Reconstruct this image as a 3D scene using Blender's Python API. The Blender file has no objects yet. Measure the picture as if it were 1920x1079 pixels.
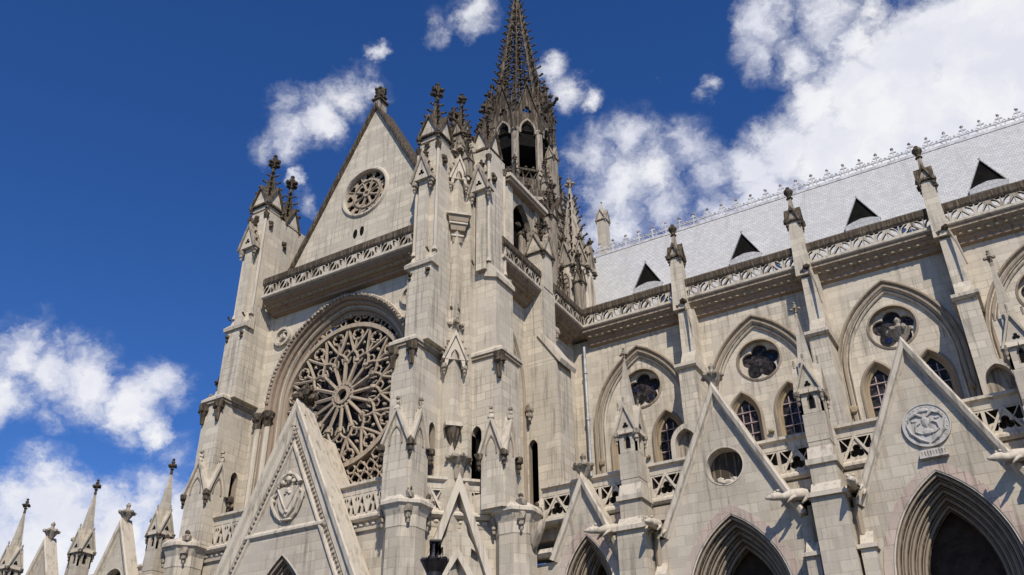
import bpy, bmesh, math, random
from mathutils import Vector, Matrix, noise
from mathutils.geometry import tessellate_polygon
R = math.radians
sc = bpy.context.scene
col = sc.collection

# ------------------------------------------------------------------ camera
yaw, pit, rol = R(-30.12), R(31.21), R(-0.82)
fwd = Vector((math.sin(yaw)*math.cos(pit), math.cos(yaw)*math.cos(pit), math.sin(pit)))
rt = Vector((math.cos(yaw), -math.sin(yaw), 0)); up = rt.cross(fwd)
r2 = math.cos(rol)*rt + math.sin(rol)*up
u2 = -math.sin(rol)*rt + math.cos(rol)*up
cd = bpy.data.cameras.new('camera'); cam = bpy.data.objects.new('camera', cd); col.objects.link(cam)
m = Matrix((r2, u2, -fwd)).transposed().to_4x4(); m.translation = (0, 0, 1.7); cam.matrix_world = m
cd.sensor_width = 36; cd.lens = 1737/1920*36; cd.clip_end = 5000; cd.clip_start = .1
sc.camera = cam
CX = lambda x, y: (fwd*1737 + r2*(x-960) - u2*(y-540)).normalized()

# ------------------------------------------------------------------ light and exposure
SUN_AZ, SUN_EL = 40, 43            # azimuth measured from -Y towards +X
sd = Vector((math.sin(R(SUN_AZ))*math.cos(R(SUN_EL)), -math.cos(R(SUN_AZ))*math.cos(R(SUN_EL)), math.sin(R(SUN_EL))))
ld = bpy.data.lights.new('sun', 'SUN'); ld.energy = 5.0; ld.angle = R(.5); ld.color = (1, .92, .79)
sun = bpy.data.objects.new('sun', ld); col.objects.link(sun)
sun.rotation_euler = (-sd).to_track_quat('-Z', 'Y').to_euler()
sc.view_settings.view_transform = 'Standard'; sc.view_settings.look = 'None'
sc.view_settings.exposure = -0.08; sc.view_settings.gamma = 1
w = bpy.data.worlds.new('World'); sc.world = w; w.use_nodes = True

class NT:
    def __init__(s, t): s.t = t; t.nodes.clear()
    def n(s, k, ins=None, **kw):
        o = s.t.nodes.new(k)
        for a, v in kw.items(): setattr(o, a, v)
        for a, v in (ins or {}).items():
            i = o.inputs[a]
            if hasattr(v, 'links') and hasattr(v, 'is_output'): s.t.links.new(v, i)
            else: i.default_value = v
        return o
    def math(s, op, a, b=0., c=None, cl=False):
        d = {0: a, 1: b}
        if c is not None: d[2] = c
        return s.n('ShaderNodeMath', d, operation=op, use_clamp=cl).outputs[0]
    def vm(s, op, a, b=(0, 0, 0), out=0):
        return s.n('ShaderNodeVectorMath', {0: a, 1: b}, operation=op).outputs[out]
    def mix(s, f, a, b, bt='MIX'):
        o = s.n('ShaderNodeMix', data_type='RGBA', blend_type=bt)
        for i, v in ((0, f), (6, a), (7, b)):
            if hasattr(v, 'is_output'): s.t.links.new(v, o.inputs[i])
            else: o.inputs[i].default_value = v if i == 0 else (*v, 1)[:4]
        return o.outputs[2]
    def ramp(s, f, pts):
        o = s.n('ShaderNodeValToRGB', {0: f}); e = o.color_ramp.elements
        e[0].position, e[0].color = pts[0][0], (*pts[0][1], 1)
        e[1].position, e[1].color = pts[-1][0], (*pts[-1][1], 1)
        for p, c in pts[1:-1]: q = e.new(p); q.color = (*c, 1)
        return o.outputs[0]
    def smooth(s, v, a, b):
        o = s.n('ShaderNodeMapRange', {'Value': v, 'From Min': a, 'From Max': b}, interpolation_type='SMOOTHSTEP')
        return o.outputs[0]

t = NT(w.node_tree)
sky = t.n('ShaderNodeTexSky', sky_type='NISHITA', sun_disc=False, sun_elevation=R(SUN_EL), altitude=2800, air_density=1.0, dust_density=0., ozone_density=3.0)
sky.sun_rotation = math.atan2(sd.x, sd.y)
hs = t.n('ShaderNodeHueSaturation', {'Hue': .512, 'Saturation': 1.26, 'Value': 1.5, 'Color': sky.outputs[0]})
dirv = t.n('ShaderNodeTexCoord').outputs['Generated']
# clouds live in the sky by direction: puffs (centre, angular radius, weight) broken up by layered noise
PUFF = [(40, 665, 70, 1), (95, 700, 70, 1), (170, 710, 90, 1.05), (250, 770, 75, 1), (310, 735, 60, .75), (-20, 740, 80, 1), (290, 820, 45, .85), (90, 790, 40, .5),
        (80, 885, 60, .75), (20, 960, 70, .9), (110, 960, 100, 1.1), (210, 955, 85, 1.05), (280, 935, 70, 1), (60, 1050, 130, 1.2), (200, 1050, 130, 1.2), (330, 1000, 90, 1), (330, 860, 50, .5),
        (550, 268, 55, .75), (600, 225, 72, .95), (650, 185, 58, .7), (535, 205, 50, .55), (690, 160, 50, .5), (510, 285, 40, .5), (700, 95, 30, .8), (570, 342, 24, .75), (590, 375, 28, .5),
        (880, 15, 55, .75), (815, 50, 38, .55), (1035, 125, 38, .7), (1060, 165, 42, .75), (1100, 188, 32, .7), (1310, 180, 34, .8), (1325, 150, 28, .7), (1240, 160, 28, .45),
        (1105, 290, 70, .62), (1180, 262, 66, .66), (1150, 350, 105, .78), (1220, 335, 90, .7), (1290, 290, 70, .62), (1230, 275, 50, .5), (1140, 430, 80, .85), (1250, 390, 70, .7), (1330, 330, 55, .6), (1060, 320, 36, .5), (1360, 400, 60, .8),
        (1450, 40, 70, .85), (1490, 110, 60, .85), (1560, 30, 80, .8), (1620, 90, 70, .85), (1640, 20, 60, .8), (1420, 100, 50, .6),
        (1530, 200, 80, 1.1), (1460, 270, 85, 1.1), (1390, 310, 60, 1.0), (1620, 180, 120, 1.3), (1700, 120, 130, 1.3), (1790, 60, 130, 1.35), (1900, 20, 150, 1.5), (1560, 290, 120, 1.3), (1700, 260, 150, 1.5), (1860, 170, 170, 1.5), (1950, 250, 180, 1.5), (1420, 370, 90, 1.1), (2100, 100, 200, 1.4), (2200, 300, 200, 1.2)]
nz = t.n('ShaderNodeTexNoise', {'Vector': dirv, 'Scale': 9., 'Detail': 6., 'Roughness': .6}).outputs['Color']
off = t.vm('MULTIPLY', t.vm('SUBTRACT', nz, (.5, .5, .5)), (.075, .075, .075))
nz2 = t.n('ShaderNodeTexNoise', {'Vector': t.vm('MULTIPLY', dirv, (1, 1, 1.6)), 'Scale': 42., 'Detail': 7., 'Roughness': .62}).outputs['Color']
off2 = t.vm('MULTIPLY', t.vm('SUBTRACT', nz2, (.5, .5, .5)), (.03, .03, .03))
wd = t.vm('ADD', t.vm('ADD', dirv, off), off2)
acc = None
for x, y, r, wt in PUFF:
    c = CX(x, y); cosd = 1737/math.hypot(1737, math.hypot(x-960, y-540))
    rr = r/1737*cosd*1.15
    dd = t.vm('DISTANCE', wd, tuple(c), out=1)
    v = t.math('MULTIPLY', t.math('SUBTRACT', 1., t.math('DIVIDE', dd, rr), cl=True), wt)
    acc = v if acc is None else t.math('MAXIMUM', acc, v)
fine = t.n('ShaderNodeTexNoise', {'Vector': wd, 'Scale': 26., 'Detail': 10., 'Roughness': .65}).outputs[0]
den = t.math('ADD', t.math('MULTIPLY', acc, 1.25), t.math('MULTIPLY', t.math('SUBTRACT', fine, .52), t.math('MULTIPLY', t.smooth(acc, 0., .35), 1.45)))
cov = t.smooth(den, .04, 1.0)
faint = t.math('MULTIPLY', t.smooth(t.n('ShaderNodeTexNoise', {'Vector': wd, 'Scale': 7., 'Detail': 8., 'Roughness': .6}).outputs[0], .60, .78), .25)
cov = t.math('MAXIMUM', cov, t.math('MULTIPLY', faint, 0.))
shade = t.smooth(t.n('ShaderNodeTexNoise', {'Vector': wd, 'Scale': 15., 'Detail': 6., 'Roughness': .55}).outputs[0], .35, .68)
ccol = t.mix(shade, (8.2, 8.35, 9.3), (9.9, 9.9, 10.1))
mixc = t.mix(t.math('MULTIPLY', cov, .97), hs.outputs[0], ccol)
bg = t.n('ShaderNodeBackground', {'Color': mixc, 'Strength': .1})
t.n('ShaderNodeOutputWorld', {0: bg.outputs[0]})

# ------------------------------------------------------------------ materials
def stone(name, base, vary=.10, bricks=True, dirt=.4, dirtcol=(.13, .105, .08), bump=.25, bw=.95, bh=.40, mortar=.62, warm=(.36, .29, .2), dscale=.55, lo=.5, hi=.75):
    mt = bpy.data.materials.new(name); mt.use_nodes = True; t = NT(mt.node_tree)
    pos = t.n('ShaderNodeNewGeometry').outputs['Position']
    sp = t.n('ShaderNodeSeparateXYZ', {0: pos})
    u = t.math('ADD', sp.outputs[0], sp.outputs[1])
    uv = t.n('ShaderNodeCombineXYZ', {0: u, 1: sp.outputs[2], 2: 0.}).outputs[0]
    big = t.n('ShaderNodeTexNoise', {'Vector': pos, 'Scale': .35, 'Detail': 5., 'Roughness': .6}).outputs[0]
    fine = t.n('ShaderNodeTexNoise', {'Vector': pos, 'Scale': 5., 'Detail': 8., 'Roughness': .7}).outputs[0]
    streak = t.n('ShaderNodeTexNoise', {'Vector': t.vm('MULTIPLY', pos, (2.2, 2.2, .22)), 'Scale': dscale*2, 'Detail': 7., 'Roughness': .65}).outputs[0]
    c = t.mix(t.smooth(big, .35, .65), base, tuple(x*(1-vary)+y*vary for x, y in zip(base, warm)))
    h = fine
    if bricks:
        wob = t.vm('ADD', uv, t.vm('MULTIPLY', t.vm('SUBTRACT', t.n('ShaderNodeTexNoise', {'Vector': pos, 'Scale': 2., 'Detail': 2.}).outputs['Color'], (.5, .5, .5)), (.05, .05, 0)))
        b = t.n('ShaderNodeTexBrick', {'Vector': wob, 'Color1': (0, 0, 0, 1), 'Color2': (1, 1, 1, 1), 'Mortar': (.5, .5, .5, 1), 'Scale': 1., 'Mortar Size': .02, 'Mortar Smooth': .3, 'Brick Width': bw, 'Row Height': bh}, offset=.47)
        per = t.math('MULTIPLY_ADD', t.math('POWER', b.outputs[0], 1.6), .22, .84)
        c = t.mix(1., c, t.n('ShaderNodeCombineColor', {0: per, 1: per, 2: t.math('MULTIPLY_ADD', per, .92, .06)}).outputs[0], 'MULTIPLY')
        mk = t.math('MULTIPLY', b.outputs[1], t.smooth(big, .25, .7))
        c = t.mix(t.math('MULTIPLY', mk, mortar), c, tuple(x*.42 for x in base))
        h = t.math('SUBTRACT', t.math('ADD', fine, t.math('MULTIPLY', b.outputs[0], .25)), t.math('MULTIPLY', b.outputs[1], 1.2))
    c = t.mix(t.math('MULTIPLY', t.smooth(fine, .5, .78), .28), c, tuple(x*.6 for x in base))
    c = t.mix(t.math('MULTIPLY', t.smooth(streak, lo, hi), dirt), c, dirtcol)
    thin = t.n('ShaderNodeTexNoise', {'Vector': t.vm('MULTIPLY', pos, (5., 5., .3)), 'Scale': 1., 'Detail': 5., 'Roughness': .6}).outputs[0]
    c = t.mix(t.math('MULTIPLY', t.math('MULTIPLY', t.smooth(thin, .50, .66), t.smooth(big, .36, .58)), .58), c, tuple(x*.30 for x in base))
    pit = t.n('ShaderNodeTexNoise', {'Vector': pos, 'Scale': 16., 'Detail': 4., 'Roughness': .7}).outputs[0]
    c = t.mix(t.math('MULTIPLY', t.smooth(pit, .56, .72), .38), c, tuple(x*.40 for x in base))
    bp = t.n('ShaderNodeBump', {'Strength': bump, 'Distance': .05, 'Height': h})
    bs = t.n('ShaderNodeBsdfPrincipled', {'Base Color': c, 'Roughness': .93, 'Specular IOR Level': .15, 'Normal': bp.outputs[0]})
    t.n('ShaderNodeOutputMaterial', {0: bs.outputs[0]})
    return mt
def simple(name, c, rough=.6, metal=0, spec=.3, vary=.2, sc_=3.):
    mt = bpy.data.materials.new(name); mt.use_nodes = True; t = NT(mt.node_tree)
    pos = t.n('ShaderNodeNewGeometry').outputs['Position']
    nz = t.n('ShaderNodeTexNoise', {'Vector': pos, 'Scale': sc_, 'Detail': 6., 'Roughness': .6}).outputs[0]
    cc = t.mix(t.smooth(nz, .35, .7), c, tuple(x*(1-vary*2) for x in c))
    bs = t.n('ShaderNodeBsdfPrincipled', {'Base Color': cc, 'Roughness': rough, 'Metallic': metal, 'Specular IOR Level': spec})
    t.n('ShaderNodeOutputMaterial', {0: bs.outputs[0]})
    return mt
M = {}
LB = (.575, .513, .425)
M['wall'] = stone('ashlar_stone', LB, dirt=.5, dirtcol=(.24, .2, .15))
M['low'] = stone('lower_ashlar_stone', (.51, .455, .38), mortar=.45, dirt=.45, bw=.8, bh=.42, dirtcol=(.25, .2, .15), vary=.3)
M['trim'] = stone('trim_stone', (.54, .48, .395), bricks=False, dirt=.7, dirtcol=(.13, .105, .08), dscale=.9)
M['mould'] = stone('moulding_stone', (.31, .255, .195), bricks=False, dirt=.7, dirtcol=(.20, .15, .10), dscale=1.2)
M['pink'] = stone('voussoir_stone', (.50, .42, .36), vary=.3, warm=(.45, .27, .22), bw=.42, bh=.55, dirt=.25, dirtcol=(.25, .18, .14))
M['dark'] = stone('weathered_and_shade_stone', (.17, .135, .10), bricks=False, dirt=.85, dirtcol=(.035, .027, .02), dscale=2.2, bump=.5, lo=.34, hi=.56)  # weathered finials and rails; also painted shade in piercings and grooves
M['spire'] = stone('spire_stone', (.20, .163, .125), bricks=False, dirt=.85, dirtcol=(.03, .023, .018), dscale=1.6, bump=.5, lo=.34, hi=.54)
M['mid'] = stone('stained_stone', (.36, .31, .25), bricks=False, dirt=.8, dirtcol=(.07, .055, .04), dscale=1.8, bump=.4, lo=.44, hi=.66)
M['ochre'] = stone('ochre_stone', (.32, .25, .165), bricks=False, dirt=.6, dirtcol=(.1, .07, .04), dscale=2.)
M['arch'] = stone('arch_stone', (.285, .215, .16), bricks=False, dirt=.6, dirtcol=(.10, .07, .05), dscale=1.4)  # brown arch stone, darkened so moulding and soffit shade sits in the colour
M['rose'] = stone('tracery_stone', (.38, .31, .235), bricks=False, dirt=.65, dirtcol=(.14, .11, .08), dscale=1.6)
M['plaq'] = stone('grey_relief_stone', (.47, .45, .42), bricks=False, dirt=.2, dscale=2., dirtcol=(.25, .24, .23))
mt = bpy.data.materials.new('leaded_glass'); mt.use_nodes = True; t = NT(mt.node_tree)
pos = t.n('ShaderNodeNewGeometry').outputs['Position']
vo = t.n('ShaderNodeTexVoronoi', {'Vector': pos, 'Scale': 5.5}).outputs['Color']
sp = t.n('ShaderNodeSeparateColor', {0: vo})
cc = t.ramp(sp.outputs[0], [(0, (.010, .009, .009)), (.5, (.018, .015, .014)), (.8, (.04, .034, .036)), (1, (.075, .06, .055))])
bp = t.n('ShaderNodeBump', {'Strength': .6, 'Distance': .05, 'Height': sp.outputs[1]})
bs = t.n('ShaderNodeBsdfPrincipled', {'Base Color': cc, 'Roughness': .45, 'Specular IOR Level': .18, 'Normal': bp.outputs[0]})
t.n('ShaderNodeOutputMaterial', {0: bs.outputs[0]}); M['glass'] = mt
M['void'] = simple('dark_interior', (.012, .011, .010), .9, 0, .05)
M['bars'] = simple('glazing_bar_paint', (.42, .31, .30), .6)
M['iron'] = simple('dark_bronze', (.035, .028, .030), .42, .4, .5, .3, 20.)
M['pipe'] = simple('grey_pipe_metal', (.45, .46, .48), .5, .3)
M['crest'] = simple('cresting_paint', (.62, .60, .60), .6)
M['crestred'] = simple('cresting_finial', (.33, .27, .26), .6)
M['door'] = simple('dark_wood', (.075, .052, .038), .8, 0, .1)
M['red'] = simple('red_glass', (.14, .03, .015), .2, 0, .5)
M['blue'] = simple('blue_glass', (.014, .018, .06), .15, 0, .5)
# white scaled roof
mt = bpy.data.materials.new('roof_scales'); mt.use_nodes = True; t = NT(mt.node_tree)
pos = t.n('ShaderNodeNewGeometry').outputs['Position']; sp = t.n('ShaderNodeSeparateXYZ', {0: pos})
uv = t.n('ShaderNodeCombineXYZ', {0: sp.outputs[0], 1: t.math('ADD', sp.outputs[2], t.math('MULTIPLY', sp.outputs[1], .55)), 2: 0.}).outputs[0]
b = t.n('ShaderNodeTexBrick', {'Vector': uv, 'Color1': (.53, .525, .52, 1), 'Color2': (.43, .43, .43, 1), 'Mortar': (.27, .27, .28, 1), 'Scale': 1., 'Mortar Size': .014, 'Mortar Smooth': .4, 'Brick Width': .26, 'Row Height': .24})
nz = t.n('ShaderNodeTexNoise', {'Vector': t.vm('MULTIPLY', pos, (1, .3, .3)), 'Scale': 1.3, 'Detail': 8., 'Roughness': .7}).outputs[0]
c = t.mix(t.math('MULTIPLY', t.smooth(nz, .42, .75), .6), b.outputs[0], (.40, .39, .37))
st = t.n('ShaderNodeTexNoise', {'Vector': t.vm('MULTIPLY', pos, (1.6, .12, .12)), 'Scale': 1., 'Detail': 6., 'Roughness': .7}).outputs[0]
c = t.mix(t.math('MULTIPLY', t.smooth(st, .52, .72), .4), c, (.30, .29, .27))
bp = t.n('ShaderNodeBump', {'Strength': .4, 'Distance': .03, 'Height': t.math('SUBTRACT', 1., b.outputs[1])})
bs = t.n('ShaderNodeBsdfPrincipled', {'Base Color': c, 'Roughness': .75, 'Specular IOR Level': .2, 'Normal': bp.outputs[0]})
t.n('ShaderNodeOutputMaterial', {0: bs.outputs[0]}); M['roof'] = mt
M['ground'] = simple('paving', (.10, .09, .075), .9)

# ------------------------------------------------------------------ mesh builder
def ico():
    bm = bmesh.new(); bmesh.ops.create_icosphere(bm, subdivisions=1, radius=1)
    v = [x.co.copy() for x in bm.verts]; f = [[a.index for a in x.verts] for x in bm.faces]; bm.free(); return v, f
def ico2():
    bm = bmesh.new(); bmesh.ops.create_icosphere(bm, subdivisions=2, radius=1)
    v = [x.co.copy() for x in bm.verts]; f = [[a.index for a in x.verts] for x in bm.faces]; bm.free(); return v, f
IV, IF = ico(); JV, JF = ico2()
rnd = random.Random(7)

class MB:
    """collects geometry in a local frame: a = to the right along the face, d = out of the face, z = up"""
    def __init__(s, x=0, y=0, t=0, m='wall'):
        s.v = []; s.f = []; s.mi = []; s.mats = []; s.m = m; s.at(x, y, t)
    def at(s, x, y, t=0):
        s.o = (x, y); s.c, s.s = math.cos(R(t)), math.sin(R(t)); return s
    def W(s, a, d, z):
        return (s.o[0]+a*s.c+d*s.s, s.o[1]+a*s.s-d*s.c, z)
    def add(s, vs, fs, m=None):
        k = len(s.v); s.v += [s.W(*p) for p in vs]
        mm = m or s.m
        if mm not in s.mats: s.mats.append(mm)
        i = s.mats.index(mm)
        for f in fs: s.f.append([k+j for j in f]); s.mi.append(i)
    def hexa(s, p, m=None):
        s.add(p, [(0, 1, 2, 3), (4, 7, 6, 5), (0, 4, 5, 1), (1, 5, 6, 2), (2, 6, 7, 3), (3, 7, 4, 0)], m)
    def box(s, a0, a1, d0, d1, z0, z1, m=None):
        s.hexa([(a0, d0, z0), (a1, d0, z0), (a1, d1, z0), (a0, d1, z0), (a0, d0, z1), (a1, d0, z1), (a1, d1, z1), (a0, d1, z1)], m)
    def ext(s, prof, a0, a1, m=None):
        n = len(prof); vs = [(a0, d, z) for d, z in prof]+[(a1, d, z) for d, z in prof]
        s.add(vs, [(i, (i+1) % n, n+(i+1) % n, n+i) for i in range(n)]+[tuple(range(n))[::-1], tuple(range(n, 2*n))], m)
    def plate(s, out, d0, d1, holes=(), m=None, side=True, back=True, mh=None):
        loops = [[Vector((a, z, 0)) for a, z in out]]+[[Vector((a, z, 0)) for a, z in h] for h in holes]
        tr = tessellate_polygon(loops); pts = [(p.x, p.y) for l in loops for p in l]
        s.add([(a, d1, z) for a, z in pts], tr, m)
        if back: s.add([(a, d0, z) for a, z in pts], [x[::-1] for x in tr], m)
        for k, l in enumerate(loops):
            if k == 0 and not side: continue
            n = len(l)
            s.add([(p.x, d0, p.y) for p in l]+[(p.x, d1, p.y) for p in l], [(i, (i+1) % n, n+(i+1) % n, n+i) for i in range(n)], (mh if k and mh else m))
    def sweep(s, path, prof, closed=False, m=None):
        """profile (r, d): r away from the left-hand side of the path"""
        n = len(path); rings = []
        for i, (a, z) in enumerate(path):
            p = path[i-1] if (i or closed) else None; q = path[(i+1) % n] if (i < n-1 or closed) else None
            def nrm(u, v):
                dx, dz = v[0]-u[0], v[1]-u[1]; l = math.hypot(dx, dz) or 1; return (-dz/l, dx/l)
            n1 = nrm(p, (a, z)) if p else None; n2 = nrm((a, z), q) if q else None
            if n1 is None: nn = n2
            elif n2 is None: nn = n1
            else:
                sx, sz = n1[0]+n2[0], n1[1]+n2[1]; l2 = max((sx*sx+sz*sz)/2, .25); nn = (sx/l2, sz/l2)
            rings.append([(a+nn[0]*r, d, z+nn[1]*r) for r, d in prof])
        k = len(prof); vs = [p for r in rings for p in r]; fs = []
        for i in range(n if closed else n-1):
            j = (i+1) % n
            for e in range(k): fs.append((i*k+e, i*k+(e+1) % k, j*k+(e+1) % k, j*k+e))
        if not closed: fs += [tuple(range(k)), tuple(range((n-1)*k, n*k))[::-1]]
        s.add(vs, fs, m)
    def tube(s, pts, r, n=6, m=None):
        """round bar through (a, d, z) points, r may be a list"""
        P = [Vector(p) for p in pts]; k = len(P); rr = r if isinstance(r, (list, tuple)) else [r]*k
        vs = []
        for i, p in enumerate(P):
            tg = ((P[min(i+1, k-1)]-P[max(i-1, 0)])).normalized()
            x = tg.orthogonal() if i == 0 else (x - tg*x.dot(tg))
            x = x.normalized(); y = tg.cross(x)
            vs += [tuple(p+(x*math.cos(2*math.pi*j/n)+y*math.sin(2*math.pi*j/n))*rr[i]) for j in range(n)]
        fs = [(i*n+j, i*n+(j+1) % n, (i+1)*n+(j+1) % n, (i+1)*n+j) for i in range(k-1) for j in range(n)]
        s.add(vs, fs+[tuple(range(n))[::-1], tuple(range((k-1)*n, k*n))], m)
    def lathe(s, a, d, prof, n=10, m=None, rot=0):
        vs = [(a+r*math.cos(2*math.pi*j/n+rot), d+r*math.sin(2*math.pi*j/n+rot), z) for r, z in prof for j in range(n)]
        k = len(prof)
        s.add(vs, [(i*n+j, i*n+(j+1) % n, (i+1)*n+(j+1) % n, (i+1)*n+j) for i in range(k-1) for j in range(n)]+[tuple(range(n))[::-1], tuple(range((k-1)*n, k*n))], m)
    def frus(s, a, d, z0, z1, w0, w1, m=None, dw0=None, dw1=None):
        e0 = w0 if dw0 is None else dw0; e1 = w1 if dw1 is None else dw1
        s.hexa([(a-w0, d-e0, z0), (a+w0, d-e0, z0), (a+w0, d+e0, z0), (a-w0, d+e0, z0), (a-w1, d-e1, z1), (a+w1, d-e1, z1), (a+w1, d+e1, z1), (a-w1, d+e1, z1)], m)
    def blob(s, a, d, z, r, m=None, sq=(1, 1, 1), hi=False, rough=.35):
        V, F = (JV, JF) if hi else (IV, IF); q = Vector((rnd.random()*99, rnd.random()*99, 0))
        vs = []
        for v in V:
            k = r*(1+rough*noise.noise(v*1.7+q)*1.6)
            vs.append((a+v.x*k*sq[0], d+v.y*k*sq[1], z+v.z*k*sq[2]))
        s.add(vs, F, m)
    def crocket(s, a, d, z, oa, od, r, m='dark'):
        """leaf hook growing outwards in direction (oa, od)"""
        l = math.hypot(oa, od) or 1; oa /= l; od /= l
        s.tube([(a, d, z-.4*r), (a+oa*r*.9, d+od*r*.9, z), (a+oa*r*1.5, d+od*r*1.5, z+.6*r)], [r*.32, r*.42, r*.3], 5, m)
        s.blob(a+oa*r*1.45, d+od*r*1.45, z+.55*r, r*.55, m)
    def finial(s, a, d, z, h, m='dark', cross=True):
        """stalk, ring, four leaves and top bud; total height h"""
        s.lathe(a, d, [(h*.09, z), (h*.07, z+h*.25), (h*.13, z+h*.3), (h*.07, z+h*.36), (h*.08, z+h*.6), (h*.12, z+h*.78), (h*.05, z+h*.84), (h*.1, z+h*.92), (h*.03, z+h)], 8, m)
        if cross:
            for i in range(4):
                c, q = (1, 0, -1, 0)[i], (0, 1, 0, -1)[i]
                s.blob(a+c*h*.2, d+q*h*.2, z+h*.52, h*.13, m, (1, 1, .8))
    def build(s, name, parent=None, label=None, smooth=False):
        me = bpy.data.meshes.new(name)
        v = [Vector(p) for p in s.v]
        lo = Vector((min(p.x for p in v), min(p.y for p in v), min(p.z for p in v))); hi = Vector((max(p.x for p in v), max(p.y for p in v), 0))
        c = Vector(((lo.x+hi.x)/2, (lo.y+hi.y)/2, lo.z))
        me.from_pydata([p-c for p in v], [], s.f)
        for k in s.mats: me.materials.append(M[k])
        me.polygons.foreach_set('material_index', s.mi)
        bm = bmesh.new(); bm.from_mesh(me); bmesh.ops.recalc_face_normals(bm, faces=bm.faces)
        if smooth:
            for f in bm.faces: f.smooth = True
        bm.to_mesh(me); bm.free()
        o = bpy.data.objects.new(name, me); col.objects.link(o)
        o['_c'] = c
        if parent is not None:
            o.parent = parent; o.location = c-Vector(parent['_c'])
        else: o.location = c
        if label: o['label'] = label
        return o

def arch(a0, w_, zs, za, z0=None, n=9):
    """pointed arch, left foot -> apex -> right foot"""
    h = za-zs; r = (w_*w_+h*h)/(2*w_); cx = a0-w_+r
    th = math.atan2(h, a0-cx)
    L = [(cx+r*math.cos(math.pi+(th-math.pi)*i/n), zs+r*math.sin(math.pi+(th-math.pi)*i/n)) for i in range(n+1)]
    P = L+[(2*a0-a, z) for a, z in L[-2::-1]]
    if z0 is not None: P = [(a0-w_, z0)]+P+[(a0+w_, z0)]
    return P
def circ(a0, z0, r, n=24, ph=0): return [(a0+r*math.cos(2*math.pi*i/n+ph), z0+r*math.sin(2*math.pi*i/n+ph)) for i in range(n)]
def foil(a0, z0, k, rc, rl, n=60, ph=math.pi/2):
    """k-lobed opening: lobes of radius rl centred at rc"""
    P = []
    for i in range(n):
        th = 2*math.pi*i/n+ph
        j = round((th-ph)/(2*math.pi/k)); de = th-ph-j*2*math.pi/k
        q = rl*rl-(rc*math.sin(de))**2
        r = rc*math.cos(de)+math.sqrt(max(q, 0))
        P.append((a0+r*math.cos(th), z0+r*math.sin(th)))
    return P
def tri(a0, z0, z1, hw): return [(a0-hw, z0), (a0, z1), (a0+hw, z0)]
RECT = lambda r0, r1, d0, d1: [(r0, d0), (r1, d0), (r1, d1), (r0, d1)]

def root(name, label, cat, loc, group=None, kind=None):
    o = bpy.data.objects.new(name, None); col.objects.link(o); o.location = loc; o['_c'] = Vector(loc)
    o['label'] = label; o['category'] = cat
    if group: o['group'] = group
    return o

# ------------------------------------------------------------------ the setting
g = MB(m='ground'); g.box(-900, 900, -900, 900, -.2, 0)
go = g.build('ground'); go['kind'] = 'structure'
CH = root('cathedral', 'pale grey stone Gothic cathedral with rose window, gables, pinnacles and white scaled roof', 'cathedral', (-14, 45, 0))
def part(mb, name, parent=None, label=None, smooth=False): return mb.build(name, parent or CH, label, smooth)

# ------------------------------------------------------------------ reusable architecture
def jag(P, n=14, j=.009):
    out = []
    for (a, z), (b_, y) in zip(P, P[1:]):
        for i in range(n):
            f = i/n; out.append((a+(b_-a)*f+(rnd.uniform(-j, j) if i else 0), z+(y-z)*f+(rnd.uniform(-j, j) if i else 0)))
    return out+[P[-1]]
def gable_faces(s, w_, z1, gh, proud=.08, cth=.1, sides=(0, 90, 180, 270), x=0, y=0, m='trim', over=1.12, mg=None, foilhole=False, d0=0):
    """little gables on the faces of a square shaft, ridge running to its middle"""
    for t in sides:
        s.at(x, y, t)
        s.plate(tri(0, z1, z1+gh, w_*.98), d0, w_+proud*.6, m=mg)
        s.sweep([(-w_*over, z1-gh*.08), (0, z1+gh), (w_*over, z1-gh*.08)], RECT(0, cth, d0+.02, w_+proud*2), m=m)
def corbel(s, a, d, z, r, m='dark'):
    s.blob(a, d, z, r, m, (1, 1, 1.2)); s.blob(a, d, z-r*1.3, r*.6, m, (1, 1, 1.4)); s.blob(a, d, z-r*2.4, r*.35, m, (1, 1, 1.7))
def leafdrops(s, w_, z, r, x, y, m='dark'):
    for t in (0, 90, 180, 270):
        s.at(x, y, t); s.blob(-w_*1.02, w_*1.02, z, r, m, (1, 1, 1.2)); s.blob(-w_*1.0, w_*1.0, z-r*1.4, r*.55, m, (1, 1, 1.3))
        s.blob(-w_*1.0, w_*1.0, z-r*2.5, r*.3, m, (1, 1, 1.6))
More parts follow.
